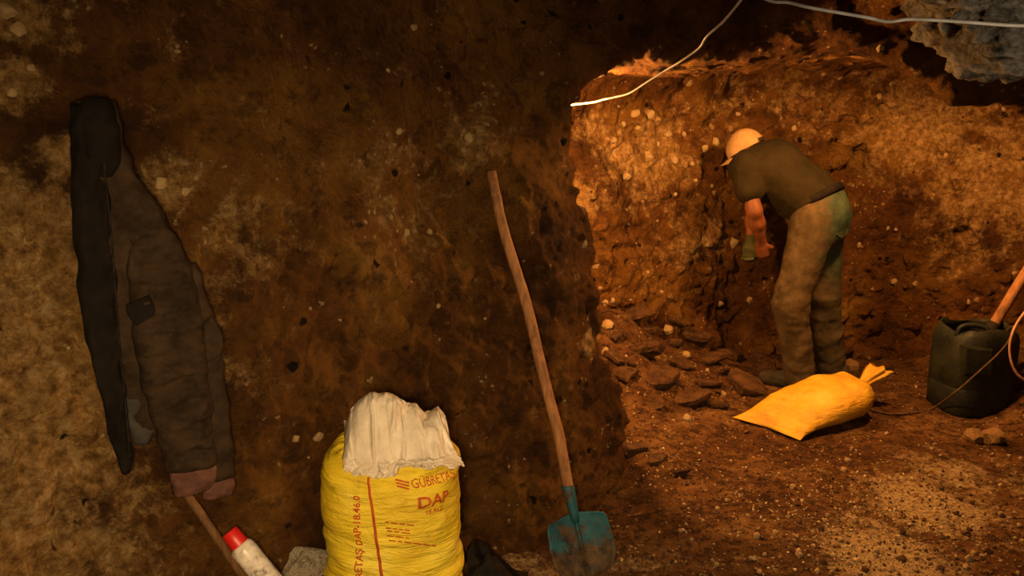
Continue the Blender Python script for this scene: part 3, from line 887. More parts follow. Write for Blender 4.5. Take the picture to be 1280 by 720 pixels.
# closed top, sagging a little, and bottom
top0 = [i * nzz + nzz - 1 for i in range(nth)]
cen = sv[top0].mean(0); base_i = len(sv); extra = []
for lev, (k, dz) in enumerate([(0.86, 0.012), (0.6, 0.008), (0.3, 0.0)]):
    for i in range(nth):
        p = cen + (sv[top0[i]] - cen) * k; p[2] = SZ + dz + 0.006 * math.sin(i * 0.7 + lev); extra.append(p)
extra.append(cen + np.array([0, 0, -0.01]))
sv2 = np.concatenate([sv, np.array(extra)])
prev = top0
for lev in range(3):
    cur = [base_i + lev * nth + i for i in range(nth)]
    for i in range(nth): sf.append((prev[i], prev[(i + 1) % nth], cur[(i + 1) % nth], cur[i]))
    prev = cur
for i in range(nth): sf.append((prev[i], prev[(i + 1) % nth], len(sv2) - 1))
sf.append(tuple(i * nzz for i in range(nth))[::-1])
sack_body = obj('sack_body', mesh_from('sack_body', sv2, sf), M_SACK, st)

def px_to_sack(px, py):
    """angle and height on the sack's front for a spot seen in the photograph"""
    th = 0.0; z = 0.3
    for _ in range(12):
        p = sack_surf(np.array([th]), np.array([z]))[0]
        q = at_y(px, py, float(p[1]))
        th = th + (q.x - p[0]) / 0.2
        th = max(-1.45, min(1.45, th)); z = max(-0.1, min(SZ, q.z))
    return th, z
def print_text(body, px, py, height_px, parent, vertical=False, width=1.0, bold=0.0):
    cu = bpy.data.curves.new('lettering', 'FONT'); cu.body = body; cu.size = 1.0; cu.offset = bold; cu.resolution_u = 2
    tmp = bpy.data.objects.new('lettering_tmp', cu); COL.objects.link(tmp)
    dg = bpy.context.evaluated_depsgraph_get()
    me = bpy.data.meshes.new_from_object(tmp.evaluated_get(dg))
    bpy.data.objects.remove(tmp)
    bm = bmesh.new(); bm.from_mesh(me)
    bmesh.ops.triangulate(bm, faces=bm.faces[:])
    for lim in (0.30, 0.15, 0.08):
        bmesh.ops.subdivide_edges(bm, edges=[e for e in bm.edges if e.calc_length() > lim], cuts=1, use_grid_fill=False)
        bmesh.ops.triangulate(bm, faces=bm.faces[:])
    co = np.array([v_.co[:] for v_ in bm.verts])
    S = height_px / 0.70 * 2.28 / FPX
    th0, z0 = px_to_sack(px, py)
    s, h = co[:, 0] * S * width, co[:, 1] * S
    if vertical: s, h = -h, s
    p = sack_surf(th0 + s / 0.185, z0 + h, 0.006)
    for v_, q in zip(bm.verts, p): v_.co = q
    bm.to_mesh(me); bm.free()
    me.materials.clear()
    return obj('lettering', me, M_INK, parent)
def band(name, pts, wid, parent, mat=M_INK):
    P = []
    for (px, py) in pts: P.append(px_to_sack(px, py))
    P = catmull([(a_, b_, 0) for a_, b_ in P], 10)
    ring = []
    d = np.gradient(P[:, :2], axis=0); d[:, 0] *= 0.19; d /= np.linalg.norm(d, axis=1, keepdims=True)
    v_ = []
    for k in range(len(P)):
        nx_, nz2 = -d[k, 1], d[k, 0]
        for sg in (-1, 1):
            v_.append(sack_surf(np.array([P[k, 0] + sg * nx_ * wid / 2 / 0.19]), np.array([P[k, 1] + sg * nz2 * wid / 2]), 0.0025)[0])
    fq_ = [(2 * k, 2 * k + 1, 2 * k + 3, 2 * k + 2) for k in range(len(P) - 1)]
    o_ = obj(name, mesh_from(name, np.array(v_), fq_), mat, parent)
    return solidify(o_, 0.0015)
band('stripe', [(461, 596), (464, 625), (468, 655), (473, 690), (477, 718), (480, 745), (482, 770)], 0.0055, sack_body)
band('hem_stitching', [(500, 568), (512, 575), (530, 578), (548, 573), (560, 566)], 0.004, sack_body)
print_text('GÜBRETAŞ', 514, 610, 11, sack_body, width=0.92, bold=0.004)
print_text('DAP', 520, 635, 15, sack_body, width=1.25, bold=0.022)
print_text('18.46.0', 530, 643, 7, sack_body, width=1.0, bold=0.004)
print_text('GÜBRETAŞ DAP-18.46.0', 453, 748, 8.5, sack_body, vertical=True, width=1.12, bold=0.02)
for k in range(3): band('emblem_stripe', [(494 + k, 599 + k * 4), (502 + k, 601 + k * 4), (511, 603 + k * 4)], 0.004, sack_body)
rp = random.Random(3)
for k, (y0, x0, x1) in enumerate([(652, 480, 518), (659, 480, 508), (663, 484, 514), (669, 484, 508), (675, 486, 540)]):
    x = x0
    while x < x1:
        w = rp.uniform(5, 11)
        band('small_print', [(x, y0 + (x - x0) * 0.12), (x + w * 0.5, y0 + (x + w * 0.5 - x0) * 0.12), (min(x + w, x1 + 2), y0 + (x + w - x0) * 0.12)], 0.0030, sack_body)
        x += w + 2.2

# crumpled off-white cloth thrown over the sack
M_CLOTH = fabric('off_white_cotton', (0.50, 0.43, 0.34), (0.72, 0.65, 0.54), 9, 0.35, 0.9, 300)
def cloth_on_sack():
    na, nb = 130, 110
    A, Bb = np.meshgrid(np.linspace(0, 1, na), np.linspace(0, 1, nb), indexing='ij')
    pxs = 430 + np.interp(Bb, [0, 0.38, 0.62, 1.0], [112, 128, 138, 151]) * A
    topv = np.interp(pxs, [430, 438, 448, 462, 478, 494, 506, 520, 531, 546, 555, 566, 580], [545, 512, 497, 489, 487, 493, 502, 503, 515, 511, 524, 548, 582])
    hang = np.interp(pxs, [430, 434, 445, 462, 468, 492, 497, 503, 520, 540, 556, 580], [582, 586, 590, 592, 596, 591, 574, 566, 568, 572, 578, 590])
    yb_, yt_, yf_ = 2.375, 2.24, 2.09
    def zat(px, py, y):
        d1 = CP + SP * (360 - py) / FPX; d2 = -SP + CP * (360 - py) / FPX
        return CAM_H + d2 * y / d1
    zt = zat(pxs, topv, yt_)
    zh = np.minimum(zat(pxs, hang, yf_), SZ + 0.02)
    # arc path: back rim -> crest -> front rim -> hanging edge
    b1, b2 = 0.38, 0.66
    rim = np.maximum(SZ + 0.030, zh + 0.0)
    zb = np.full_like(zt, SZ + 0.026)
    z = np.where(Bb < b1, zb + (zt - zb) * np.sin(np.clip(Bb / b1, 0, 1) * np.pi / 2) ** 0.8,
        np.where(Bb < b2, rim + (zt - rim) * np.cos(np.clip((Bb - b1) / (b2 - b1), 0, 1) * np.pi / 2) ** 0.9,
                 rim + (zh - rim) * np.clip((Bb - b2) / (1 - b2), 0, 1)))
    yfr = 2.083 + 0.05 * sstep(0.8, 1.0, A) + 0.012 * sstep(0.2, 0.0, A)
    y = np.where(Bb < b2, yb_ + (yfr + 0.012 - yb_) * (Bb / b2) ** 0.95, yfr + 0.012 - 0.016 * np.clip((Bb - b2) / (1 - b2), 0, 1))
    x = (pxs - 640) / FPX * (y * CP + (CAM_H - z) * SP)
    q = np.stack([A * 9.5 + Bb * 3.4 + np.sin(Bb * 5) * 0.6, Bb * 4.4 - A * 2.5, A * 0], -1).reshape(-1, 3)
    fold = (0.034 * pnoise(q, 0.62, 201) + 0.050 * (0.22 - np.abs(pnoise(q, 0.85, 202))) + 0.026 * (0.2 - np.abs(pnoise(q, 1.7, 203))) + 0.008 * pnoise(q, 3.4, 204)).reshape(A.shape)
    q2 = np.stack([A * 7, Bb * 7, A * 0], -1).reshape(-1, 3)
    fold += (0.008 * pnoise(q2, 1.3, 205)).reshape(A.shape)
    up = np.where(Bb < b2, 1.0, np.clip(1 - (Bb - b2) / 0.1, 0, 1))
    v_ = np.stack([x + fold * 0.25, y - np.abs(fold) * (1 - 0.35 * up) - fold * 0.3, z + fold * up * 0.55], -1).reshape(-1, 3)
    o_ = obj('cloth', mesh_from('cloth', v_, grid_faces(na, nb)), M_CLOTH)
    solidify(o_, 0.004, 1.0)
    return tag(o_, 'crumpled off-white cloth draped over the top of the standing sack', 'cloth')
cloth_on_sack()

# black plastic sheet crumpled on the floor beside the sack
M_BLACK = simple('black_plastic', (0.004, 0.003, 0.002), (0.012, 0.009, 0.006), 12, 0.7, 30, 0.5, 0.02, 0.15)
def black_sheet():
    na, nb = 60, 40
    A, Bb = np.meshgrid(np.linspace(0, 1, na), np.linspace(0, 1, nb), indexing='ij')
    x = -0.145 + 0.20 * A; y = 2.36 + 0.23 * Bb
    q = np.stack([x, y, x * 0], -1).reshape(-1, 3)
    env = np.sin(np.pi * np.clip(A * 0.55 + 0.45, 0, 1)) ** 0.6 * np.sin(np.pi * Bb) ** 0.6
    prof = np.interp(A, [0, 0.15, 0.45, 0.75, 1], [0.13, 0.14, 0.12, 0.07, 0.0])
    z = floor_h(x, y) + prof * env + (0.09 * (0.3 - np.abs(pnoise(q, 15, 301))) + 0.03 * pnoise(q, 34, 302)).reshape(A.shape) * env + 0.003
    v_ = np.stack([x, y, z], -1).reshape(-1, 3)
    o_ = obj('plastic_sheet', mesh_from('plastic_sheet', v_, grid_faces(na, nb), smooth=False), M_BLACK)
    solidify(o_, 0.003, 0.0)
    tag(o_, 'crumpled black plastic sheet on the floor between sack and shovel', 'plastic sheet')
black_sheet()

# ------------------------------------------------------------------ shovel leaning on the wall
tipp = at_z(737, 722, 0.0); tipp.z = ground(tipp.x, tipp.y) - 0.004
tw, _n = wall_hit(617, 214)
tw = tw - Vector(ray(617, 214)).normalized() * 0.03
axh = (tw - tipp)
for _ in range(1):
    LH = axh.length
axn = axh.normalized()
view = (tipp - Vector((0, 0, CAM_H))).normalized()
W_ = axn.cross(view).normalized()
if W_.x < 0: W_ = -W_
Nn = W_.cross(axn).normalized()
if Nn.y > 0: Nn = -Nn
W_ = (W_ * math.cos(0.10) + Nn * math.sin(-0.10)).normalized()
Nn = W_.cross(axn).normalized()
if Nn.y > 0: Nn = -Nn
sh = thing('shovel', tipp, 'long wooden-handled shovel with worn blue blade leaning on the wall', 'shovel')
def blade_mat():
    t = NT('worn_blue_paint_steel')
    blue = t.ramp(t.noise(14, 6, 0.65), [(0.35, (0.010, 0.060, 0.082)), (0.65, (0.022, 0.125, 0.160))])
    sep = t.n('ShaderNodeSeparateXYZ'); t.put(sep.inputs[0], t.co)
    low = t.step(sep.outputs['Z'], tipp.z + 0.17, tipp.z + 0.06)
    k = t.step(t.math('ADD', t.noise(17, 8, 0.72), t.math('MULTIPLY', low, 0.22)), 0.50, 0.64)
    mud = t.ramp(t.noise(30, 5, 0.6), [(0.35, (0.020, 0.013, 0.008)), (0.65, (0.115, 0.062, 0.024))])
    return t.done(t.mix(k, blue, mud), 0.6, t.noise(40, 6, 0.7), 0.5, 0.006, 0.4, Metallic=0.15)
M_BLADE = blade_mat()
nu, nw = 29, 30
v_ = []
BL = 0.225
for i in range(nu):
    u = -1 + 2 * i / (nu - 1)
    for j in range(nw):
        w = j / (nw - 1)
        hw = np.interp(w, [0, 0.06, 0.4, 0.65, 0.82, 0.93, 1.0], [0.092, 0.104, 0.110, 0.108, 0.092, 0.062, 0.018])
        dz = 0.030 * u * u + 0.012 * (w - 0.4) ** 2 - 0.010 * math.exp(-(u / 0.10) ** 2) * (1 - 0.5 * w)
        sho = -0.018 * abs(u) ** 1.5 * (1 - w)       # shoulders slope down from the socket
        p = tipp + axn * (BL * (1 - w) + sho * 0.8 + 0.004) + W_ * (u * hw) + Nn * (dz - 0.005)
        v_.append(p[:])
bl = obj('blade', mesh_from('blade', np.array(v_), grid_faces(nu, nw)), M_BLADE, sh)
solidify(bl, 0.003, 0)
add_tube('rib', [tipp + axn * s - Nn * 0.000 + Nn * 0.002 for s in np.linspace(0.045, 0.23, 10)], np.linspace(0.003, 0.009, 10), M_BLADE, bl, 8)
lathe('socket', tipp + axn * 0.195, axn, [(0, 0.010), (0.02, 0.0155), (0.06, 0.019), (0.125, 0.0225), (0.13, 0.0205)], M_BLADE, sh, 16)
hp = []
for s in np.linspace(0.26, LH, 26):
    k = (s - 0.26) / (LH - 0.26)
    hp.append(tipp + axn * s + W_ * (0.010 * math.sin(k * 5.0) + 0.004 * math.sin(k * 13)) * min(1.0, k / 0.2) + Nn * 0.004 * math.sin(k * 7))
add_tube('handle', hp, np.interp(np.linspace(0, 1, 26), [0, 0.1, 0.6, 1], [0.016, 0.0195, 0.0190, 0.0175]), M_WOOD, sh, 14, 0.03)

# ------------------------------------------------------------------ tied yellow sack lying on the chamber floor
M_SACK2 = sack_mat('ochre_woven_plastic', (0.46, 0.24, 0.014), (0.60, 0.36, 0.022), (0.68, 0.44, 0.05))
A0 = at_z(918, 524); B0 = at_z(1003, 553)
N0 = at_y(1077, 482, 4.13)
M0 = (A0 + B0) / 2
gz0 = ground(M0.x + 0.2, M0.y + 0.12)
ey = Vector((A0.x - B0.x, A0.y - B0.y, 0)); hw0 = ey.length / 2; ey.normalize()
e0 = Vector((N0.x - M0.x, N0.y - M0.y, 0)); LS = e0.length
ys = thing('sack', M0 + e0 * 0.5, 'plump ochre-yellow sack with tied neck lying at the worker\'s feet', 'sack')
ns, na = 64, 48
rings = []
for i in range(ns):
    s = i / (ns - 1)
    hw = np.interp(s, [0, 0.06, 0.2, 0.45, 0.7, 0.85, 0.94, 1.0], [hw0 * 1.0, hw0 * 0.93, hw0 * 0.90, hw0 * 0.98, hw0 * 0.94, hw0 * 0.74, hw0 * 0.40, 0.035])
    th = np.interp(s, [0, 0.05, 0.2, 0.45, 0.7, 0.88, 1.0], [0.006, 0.034, 0.074, 0.098, 0.104, 0.088, 0.034])
    zc_ = np.interp(s, [0, 0.3, 0.7, 0.9, 1.0], [0.012, 0.062, 0.098, 0.110, N0.z - gz0])
    ring = []
    for k in range(na):
        a_ = 2 * math.pi * k / na
        cu_, su_ = math.cos(a_), math.sin(a_)
        pu = 1.0 if s < 0.15 else 0.8
        x_ = math.copysign(abs(cu_) ** pu, cu_) * hw
        z_ = math.copysign(abs(su_) ** 1.0, su_) * (th if su_ > 0 else min(th, zc_ + 0.004))
        bow = 0.045 * (x_ / hw0) ** 2 * (1 - s) ** 2        # bottom seam pulled in between its corners
        p = M0 + e0 * s + ey * x_ - e0.normalized() * bow * 1.0 + e0.normalized() * 0.03 * (1 - s) ** 2
        ring.append((p.x, p.y, gz0 + zc_ + z_))
    rings.append(ring)
v_, f_ = loft(rings)
nn = np.zeros_like(v_); c_ = np.array(M0 + e0 * 0.5)
wv = 0.016 * pnoise(v_, 7, 401) + 0.012 * (0.2 - np.abs(pnoise(v_ * np.array([1, 1.3, 1.0]), 11, 402))) + 0.005 * pnoise(v_, 26, 403)
pl = 0.012 * np.sin(np.arctan2(v_[:, 2] - gz0 - 0.1, (v_ - np.array(M0)) @ np.array(ey)) * 9) * sstep(0.6, 1.0, ((v_ - np.array(M0)) @ np.array(e0)) / LS ** 2) * sstep(1.05, 0.85, ((v_ - np.array(M0)) @ np.array(e0)) / LS ** 2)
up = sstep(0.0, 0.05, v_[:, 2] - gz0 - 0.01)
v_[:, 2] += (wv + pl) * up
v_[:, 1] -= wv * 0.5 * up
sb = obj('sack_body', mesh_from('sack_body', v_, f_), M_SACK2, ys)
# gathered neck flaring past the tie
nd = (at_y(1103, 460, 4.20) - N0); nl = nd.length; ndn = nd.normalized()
u1 = ndn.cross(Vector((0, 0, 1))).normalized(); u2 = u1.cross(ndn)
rings = []
for i in range(16):
    s = i / 15
    r = np.interp(s, [0, 0.12, 0.3, 0.7, 1.0], [0.036, 0.024, 0.032, 0.052, 0.060])
    ring = []
    for k in range(36):
        a_ = 2 * math.pi * k / 36
        rr = r * (1 + (0.05 + 0.28 * s) * math.sin(a_ * 7 + 1.3 * math.sin(a_ * 2)) + 0.1 * s * math.sin(a_ * 3))
        fl = 1 - 0.45 * s
        jag = 0.018 * s * s * math.sin(a_ * 5 + 1)
        ring.append((N0 + ndn * (s * nl + jag - 0.02) + u1 * math.cos(a_) * rr + u2 * math.sin(a_) * rr * fl)[:])
    rings.append(ring)
v_, f_ = loft(rings)
obj('neck', mesh_from('neck', v_, f_), M_SACK2, ys)
M_CORD = simple('dull_cord', (0.10, 0.06, 0.025), (0.22, 0.14, 0.06), 60, 0.9)
lp = [N0 + ndn * (nl * 0.12 - 0.02 + 0.004 * math.sin(a_ * 2)) + u1 * math.cos(a_) * 0.027 + u2 * math.sin(a_) * 0.027 for a_ in np.linspace(0, 4 * math.pi, 40)]
add_tube('tie', lp, 0.004, M_CORD, ys, 6)

# ------------------------------------------------------------------ dark canister with a tool standing in it
KX, KY = 2.395, 4.17
kz = ground(KX, KY - 0.1) - 0.005
M_CAN = simple('dark_green_plastic', (0.004, 0.007, 0.006), (0.022, 0.024, 0.012), 7, 0.55, 40, 0.35, 0.01, 0.35)
M_CANIN = simple('dirty_black_plastic', (0.006, 0.005, 0.004), (0.02, 0.014, 0.008), 9, 0.8)
ct_ = thing('canister', (KX, KY, kz), 'dark green plastic canister with cut-open top by the chamber wall', 'canister')
def sq_ring(hx, hy, z, e=0.62, n=48, rot=0.22, dz=None):
    r = []
    for k in range(n):
        a_ = 2 * math.pi * k / n
        cx_ = math.copysign(abs(math.cos(a_)) ** e, math.cos(a_)) * hx; cy_ = math.copysign(abs(math.sin(a_)) ** e, math.sin(a_)) * hy
        x_ = cx_ * math.cos(rot) - cy_ * math.sin(rot); y_ = cx_ * math.sin(rot) + cy_ * math.cos(rot)
        r.append((KX + x_, KY + y_, kz + z + (dz(a_) if dz else 0)))
    return r
KH = 0.455
jag = lambda a_: 0.012 * math.sin(a_ * 3 + 1) + 0.006 * math.sin(a_ * 7)
prof = [(0.15, 0, None), (0.172, 0.008, None), (0.181, 0.028, None), (0.184, 0.10, None), (0.186, 0.15, None), (0.1835, 0.156, None), (0.1835, 0.162, None), (0.186, 0.168, None), (0.187, 0.28, None),
        (0.187, 0.36, None), (0.184, 0.40, None), (0.176, 0.428, None), (0.160, KH, jag),
        (0.153, KH, jag), (0.166, 0.42, None), (0.176, 0.38, None), (0.176, 0.10, None)]
v_, f_ = loft([sq_ring(r, r * 0.86, z, dz=d_) for (r, z, d_) in prof])
obj('canister_body', mesh_from('canister_body', v_, f_), M_CAN, ct_)
v_, f_ = loft([sq_ring(0.172, 0.146, 0.30), sq_ring(0.172, 0.146, 0.302)])
obj('contents', mesh_from('contents', v_, f_), M_CANIN, ct_)
hb = [Vector((KX - 0.15, KY - 0.09, kz + 0.425)), Vector((KX - 0.135, KY - 0.095, kz + 0.470)), Vector((KX - 0.08, KY - 0.10, kz + 0.482)), Vector((KX - 0.02, KY - 0.115, kz + 0.470)), Vector((KX - 0.005, KY - 0.13, kz + 0.43))]
add_tube('carry_handle', catmull(hb, 6), 0.013, M_CAN, ct_, 10)
# raised panel on the front
def on_can(px, py, d=0.0):
    p = at_y(px, py, KY - 0.17 - d); return p
pv = [on_can(1203, 432), on_can(1240, 436), on_can(1238, 470), on_can(1203, 468)]
rings = []
for k_, dd in ((1.0, -0.02), (1.0, 0.008), (0.86, 0.014)):
    c0 = sum(pv, Vector()) / 4
    rings.append([(c0 + (p - c0) * k_ + Vector((0.22 * dd, -dd, 0)))[:] for p in pv])
v_, f_ = loft(rings)
obj('panel', mesh_from('panel', v_, f_, smooth=False), M_CAN, ct_)

t0 = Vector((KX + 0.055, KY + 0.045, kz + 0.322)); tm = at_y(1268, 364, KY + 0.05)
t1 = t0 + (tm - t0).normalized() * 1.05
th_ = thing('tool', t0, 'tool with a thick wooden handle standing in the dark canister', 'tool')
add_tube('handle', [t0.lerp(t1, k) for k in np.linspace(0, 1, 14)], np.interp(np.linspace(0, 1, 14), [0, 0.15, 1], [0.022, 0.026, 0.024]), M_WOOD, th_, 12, 0.03)
lathe('ferrule', t0 + (t1 - t0) * 0.08, (t1 - t0), [(0, 0.026), (0.004, 0.031), (0.06, 0.031), (0.064, 0.027)], M_CANIN, th_, 14)

M_PINK = simple('pinkish_cable', (0.42, 0.22, 0.13), (0.58, 0.33, 0.2), 30, 0.5)
lpts = [at_y(px, py, y) for px, py, y in [(1300, 352, 4.10), (1290, 378, 3.98), (1275, 398, 3.95), (1266, 415, 3.94), (1262, 434, 3.94), (1265, 455, 3.94), (1274, 470, 3.94), (1290, 478, 3.95), (1308, 470, 3.97), (1318, 500, 3.98)]]
end = at_y(1330, 545, 3.85); lpts.append(Vector((end.x, 3.85, ground(end.x, 3.85) + 0.006)))
o = add_tube('cable', catmull(lpts, 8), 0.006, M_PINK, None, 8)
tag(o, 'pinkish cable hanging in a loop beside the dark canister', 'cable')
M_DARKCORD = simple('dark_cord', (0.05, 0.028, 0.012), (0.10, 0.055, 0.022), 40, 0.8)
cpts = []
for px, py in [(1082, 512), (1110, 519), (1140, 518), (1165, 512)]:
    p = first_hit(px, py); cpts.append(p + Vector((0, 0, 0.008)))
for px, py in [(1192, 492), (1222, 466), (1248, 442), (1262, 424)]: cpts.append(on_can(px, py, 0.035))
cpts.append(Vector((KX + 0.12, KY - 0.10, kz + KH + 0.02))); cpts.append(Vector((KX + 0.08, KY - 0.02, kz + 0.36)))
o = add_tube('cord', catmull(cpts, 8), 0.005, M_DARKCORD, None, 8)
tag(o, 'thin dark cord running from the floor up across the canister', 'cord')

# ------------------------------------------------------------------ cables under the roof
M_WIRE = simple('grey_cable', (0.30, 0.26, 0.21), (0.46, 0.41, 0.34), 30, 0.5)
o = add_tube('cable', catmull([at_y(px, py, y) for px, py, y in [(905, -45, 1.78), (940, -12, 1.75), (963, 1, 1.73), (985, 3, 1.71), (1010, 9, 1.69), (1050, 16, 1.68), (1085, 22, 1.67), (1110, 27, 1.66), (1140, 24, 1.65), (1200, 27, 1.63), (1280, 32, 1.60), (1400, 30, 1.56), (1500, -20, 1.55)]], 8), 0.0034, M_WIRE, None, 8)
tag(o, 'grey cable strung under the roof in front of the limestone outcrop', 'cable')
o = add_tube('cable', catmull([at_y(px, py, y) for px, py, y in [(960, -60, 2.3), (940, -22, 2.35), (926, 0, 2.4), (905, 26, 2.5), (884, 45, 2.6), (874, 60, 2.7), (852, 76, 2.8), (832, 88, 2.9), (810, 102, 3.0), (788, 116, 3.1), (770, 121, 3.18), (756, 124, 3.26), (740, 128, 3.5), (705, 132, 3.75)]], 8), 0.0040, M_WIRE, None, 8)
tag(o, 'thin pale wire dropping from the roof to the lit edge of the wall', 'cable')

# ------------------------------------------------------------------ the worker
class Sdf:
    """smooth union of round cones, then surface nets"""
    def __init__(self, lo, hi, h):
        self.h = h; self.lo = np.array(lo, np.float32)
        self.n = np.ceil((np.array(hi) - self.lo) / h).astype(int) + 1
        self.f = np.full(tuple(self.n), 0.3, np.float32)
    def _box(self, mn, mx):
        i0 = np.maximum(np.floor((mn - self.lo) / self.h).astype(int), 0); i1 = np.minimum(np.ceil((mx - self.lo) / self.h).astype(int) + 1, self.n)
        sl = tuple(slice(a_, b_) for a_, b_ in zip(i0, i1))
        ax_ = [self.lo[k] + self.h * np.arange(i0[k], i1[k]) for k in range(3)]
        return sl, ax_[0][:, None, None], ax_[1][None, :, None], ax_[2][None, None, :]
    def cone(self, a, b, ra, rb, k=0.03, flat=None):
        a = np.array(a, float); b = np.array(b, float); m = max(ra, rb) + 0.10
        sl, X, Y, Z = self._box(np.minimum(a, b) - m, np.maximum(a, b) + m)
        ab = b - a; L2 = max(ab @ ab, 1e-9)
        t = np.clip(((X - a[0]) * ab[0] + (Y - a[1]) * ab[1] + (Z - a[2]) * ab[2]) / L2, 0, 1)
        dx, dy, dz = X - a[0] - ab[0] * t, Y - a[1] - ab[1] * t, Z - a[2] - ab[2] * t
        d2 = dx * dx + dy * dy + dz * dz
        if flat is not None:      # (direction, factor): squash across a direction
            n_, fac = np.array(flat[0], float), flat[1]
            n_ /= np.linalg.norm(n_)
            c_ = dx * n_[0] + dy * n_[1] + dz * n_[2]
            d2 = d2 + c_ * c_ * (fac * fac - 1)
        d = np.sqrt(d2) - (ra + (rb - ra) * t)
        self.f[sl] = smin(self.f[sl], d.astype(np.float32), k)
    def cut(self, a, n_, k=0.004):
        """remove everything on the +n side of a plane"""
        a = np.array(a, float); n_ = np.array(n_, float); n_ /= np.linalg.norm(n_)
        sl, X, Y, Z = self._box(self.lo, self.lo + self.n * self.h)
        d = (X - a[0]) * n_[0] + (Y - a[1]) * n_[1] + (Z - a[2]) * n_[2]
        self.f = np.maximum(self.f, d.astype(np.float32))
    def mesh(self, name, disp=None, it=2):
        v_, q_ = surface_nets(self.f, self.lo, self.h)
        v_ = relax(v_, q_, it, 0.5)
        if disp is not None:
            v_ = v_ + vnormals(v_, q_) * disp(v_)[:, None]
        n_ = vnormals(v_, q_)
        if np.sum(n_ * (v_ - v_.mean(0))) < 0: q_ = q_[:, ::-1]
        return mesh_from(name, v_, q_)

WF = np.array([-0.86, 0.51, 0.0])           # the way he faces
WL = np.array([-0.51, -0.86, 0.0])          # his left
UP = np.array([0, 0, 1.0])
gl = ground(1.57, 4.42); gr = ground(1.85, 4.62)
pel = np.array([1.675, 4.56, 0.975])
hipL, hipR = pel + WL * 0.085 - UP * 0.035, pel - WL * 0.095 - UP * 0.035
kneeL = np.array([1.515, 4.43, 0.50]); ankL = np.array([1.600, 4.44, 0.085 + gl])
kneeR = np.array([1.760, 4.63, 0.49]); ankR = np.array([1.850, 4.64, 0.080 + gr])
neck = np.array([1.362, 4.79, 1.245])
waist = pel * 0.72 + neck * 0.28 + UP * 0.030
chest = pel * 0.30 + neck * 0.70 + UP * 0.030
headc = np.array([1.335, 4.86, 1.275])
shL, shR = neck + WL * 0.175 - UP * 0.030, neck - WL * 0.17 - UP * 0.02
elbL = np.array([1.318, 4.55, 0.985]); wriL = np.array([1.395, 4.645, 0.800])
elbR = np.array([1.420, 4.93, 0.95]); wriR = np.array([1.385, 4.80, 0.775])
M_SKIN = simple('skin', (0.11, 0.034, 0.012), (0.18, 0.062, 0.022), 12, 0.6, 90, 0.1, 0.002)
M_SHIRT = fabric('dark_olive_shirt', (0.011, 0.008, 0.002), (0.022, 0.015, 0.004), 6, 0.2)
def jeans_mat():
    t = NT('muddy_jeans')
    sep = t.n('ShaderNodeSeparateXYZ'); t.put(sep.inputs[0], t.co)
    den = t.ramp(t.noise(9, 6, 0.65), [(0.35, (0.018, 0.036, 0.022)), (0.65, (0.060, 0.078, 0.042))])
    mud = t.ramp(t.noise(13, 7, 0.68), [(0.35, (0.038, 0.026, 0.011)), (0.65, (0.092, 0.062, 0.028))])
    # dried mud on the front of the thighs and the lower legs, clean denim on the seat
    side = t.math('ADD', t.step(t.math('ADD', sep.outputs['X'], t.math('MULTIPLY', t.noise(7, 6, 0.7), 0.28)), 1.95, 1.66), t.math('MULTIPLY', t.step(sep.outputs['Z'], 0.8, 0.45), 0.7), True)
    k = t.step(t.math('ADD', side, t.math('MULTIPLY', t.noise(11, 8, 0.7), 0.5)), 0.35, 1.15)
    h = t.math('ADD', t.noise(24, 6, 0.6), t.math('MULTIPLY', t.noise(400, 2), 0.2))
    return t.done(t.mix(k, den, mud), 0.9, h, 0.4, 0.015, 0.15)
M_JEANS = jeans_mat()
M_BELT = simple('dark_belt', (0.005, 0.004, 0.003), (0.012, 0.008, 0.005), 20, 0.8, spec=0.1)
M_CAP = fabric('tan_cap', (0.26, 0.15, 0.06), (0.42, 0.27, 0.12), 10, 0.2)
M_CAPD = fabric('cap_dark', (0.02, 0.012, 0.008), (0.045, 0.028, 0.016), 10, 0.2)
M_SHOE = simple('dusty_shoe', (0.022, 0.018, 0.010), (0.07, 0.055, 0.03), 14, 0.8, 60, 0.4, 0.006)
M_GLOVE = fabric('green_glove', (0.035, 0.036, 0.012), (0.065, 0.062, 0.022), 20, 0.3)
M_HAIR = simple('dark_hair', (0.010, 0.006, 0.003), (0.03, 0.018, 0.010), 60, 0.7)

wk = thing('person', (1.70, 4.52, min(gl, gr)), 'person in olive T-shirt, muddy jeans and tan cap bending over at the chamber wall', 'person')
face = np.array([-0.70, 0.50, -0.52]); face /= np.linalg.norm(face)      # looks down at the hands
crown = np.cross(face, WL); crown /= np.linalg.norm(crown)
if crown[2] < 0: crown = -crown
sideL = np.cross(crown, face); sideL = sideL if sideL @ WL > 0 else -sideL

B = Sdf((1.12, 4.22, -0.02), (2.02, 5.12, 1.52), 0.0068)
# trunk and legs
B.cone(pel, waist, 0.125, 0.115, 0.04, (WL, 0.80)); B.cone(waist, chest, 0.115, 0.135, 0.05, (WL, 0.78)); B.cone(chest, neck, 0.130, 0.07, 0.05, (WL, 0.75))
B.cone(shL, shR, 0.062, 0.062, 0.05)
B.cone(hipL, kneeL, 0.085, 0.055, 0.03); B.cone(kneeL, ankL, 0.055, 0.036, 0.03)
B.cone(hipR, kneeR, 0.085, 0.055, 0.03); B.cone(kneeR, ankR, 0.055, 0.036, 0.03)
for an in (ankL, ankR):
    B.cone(an - UP * 0.035 - WF * 0.03, an + WF * 0.15 - UP * 0.05, 0.035, 0.028, 0.02)
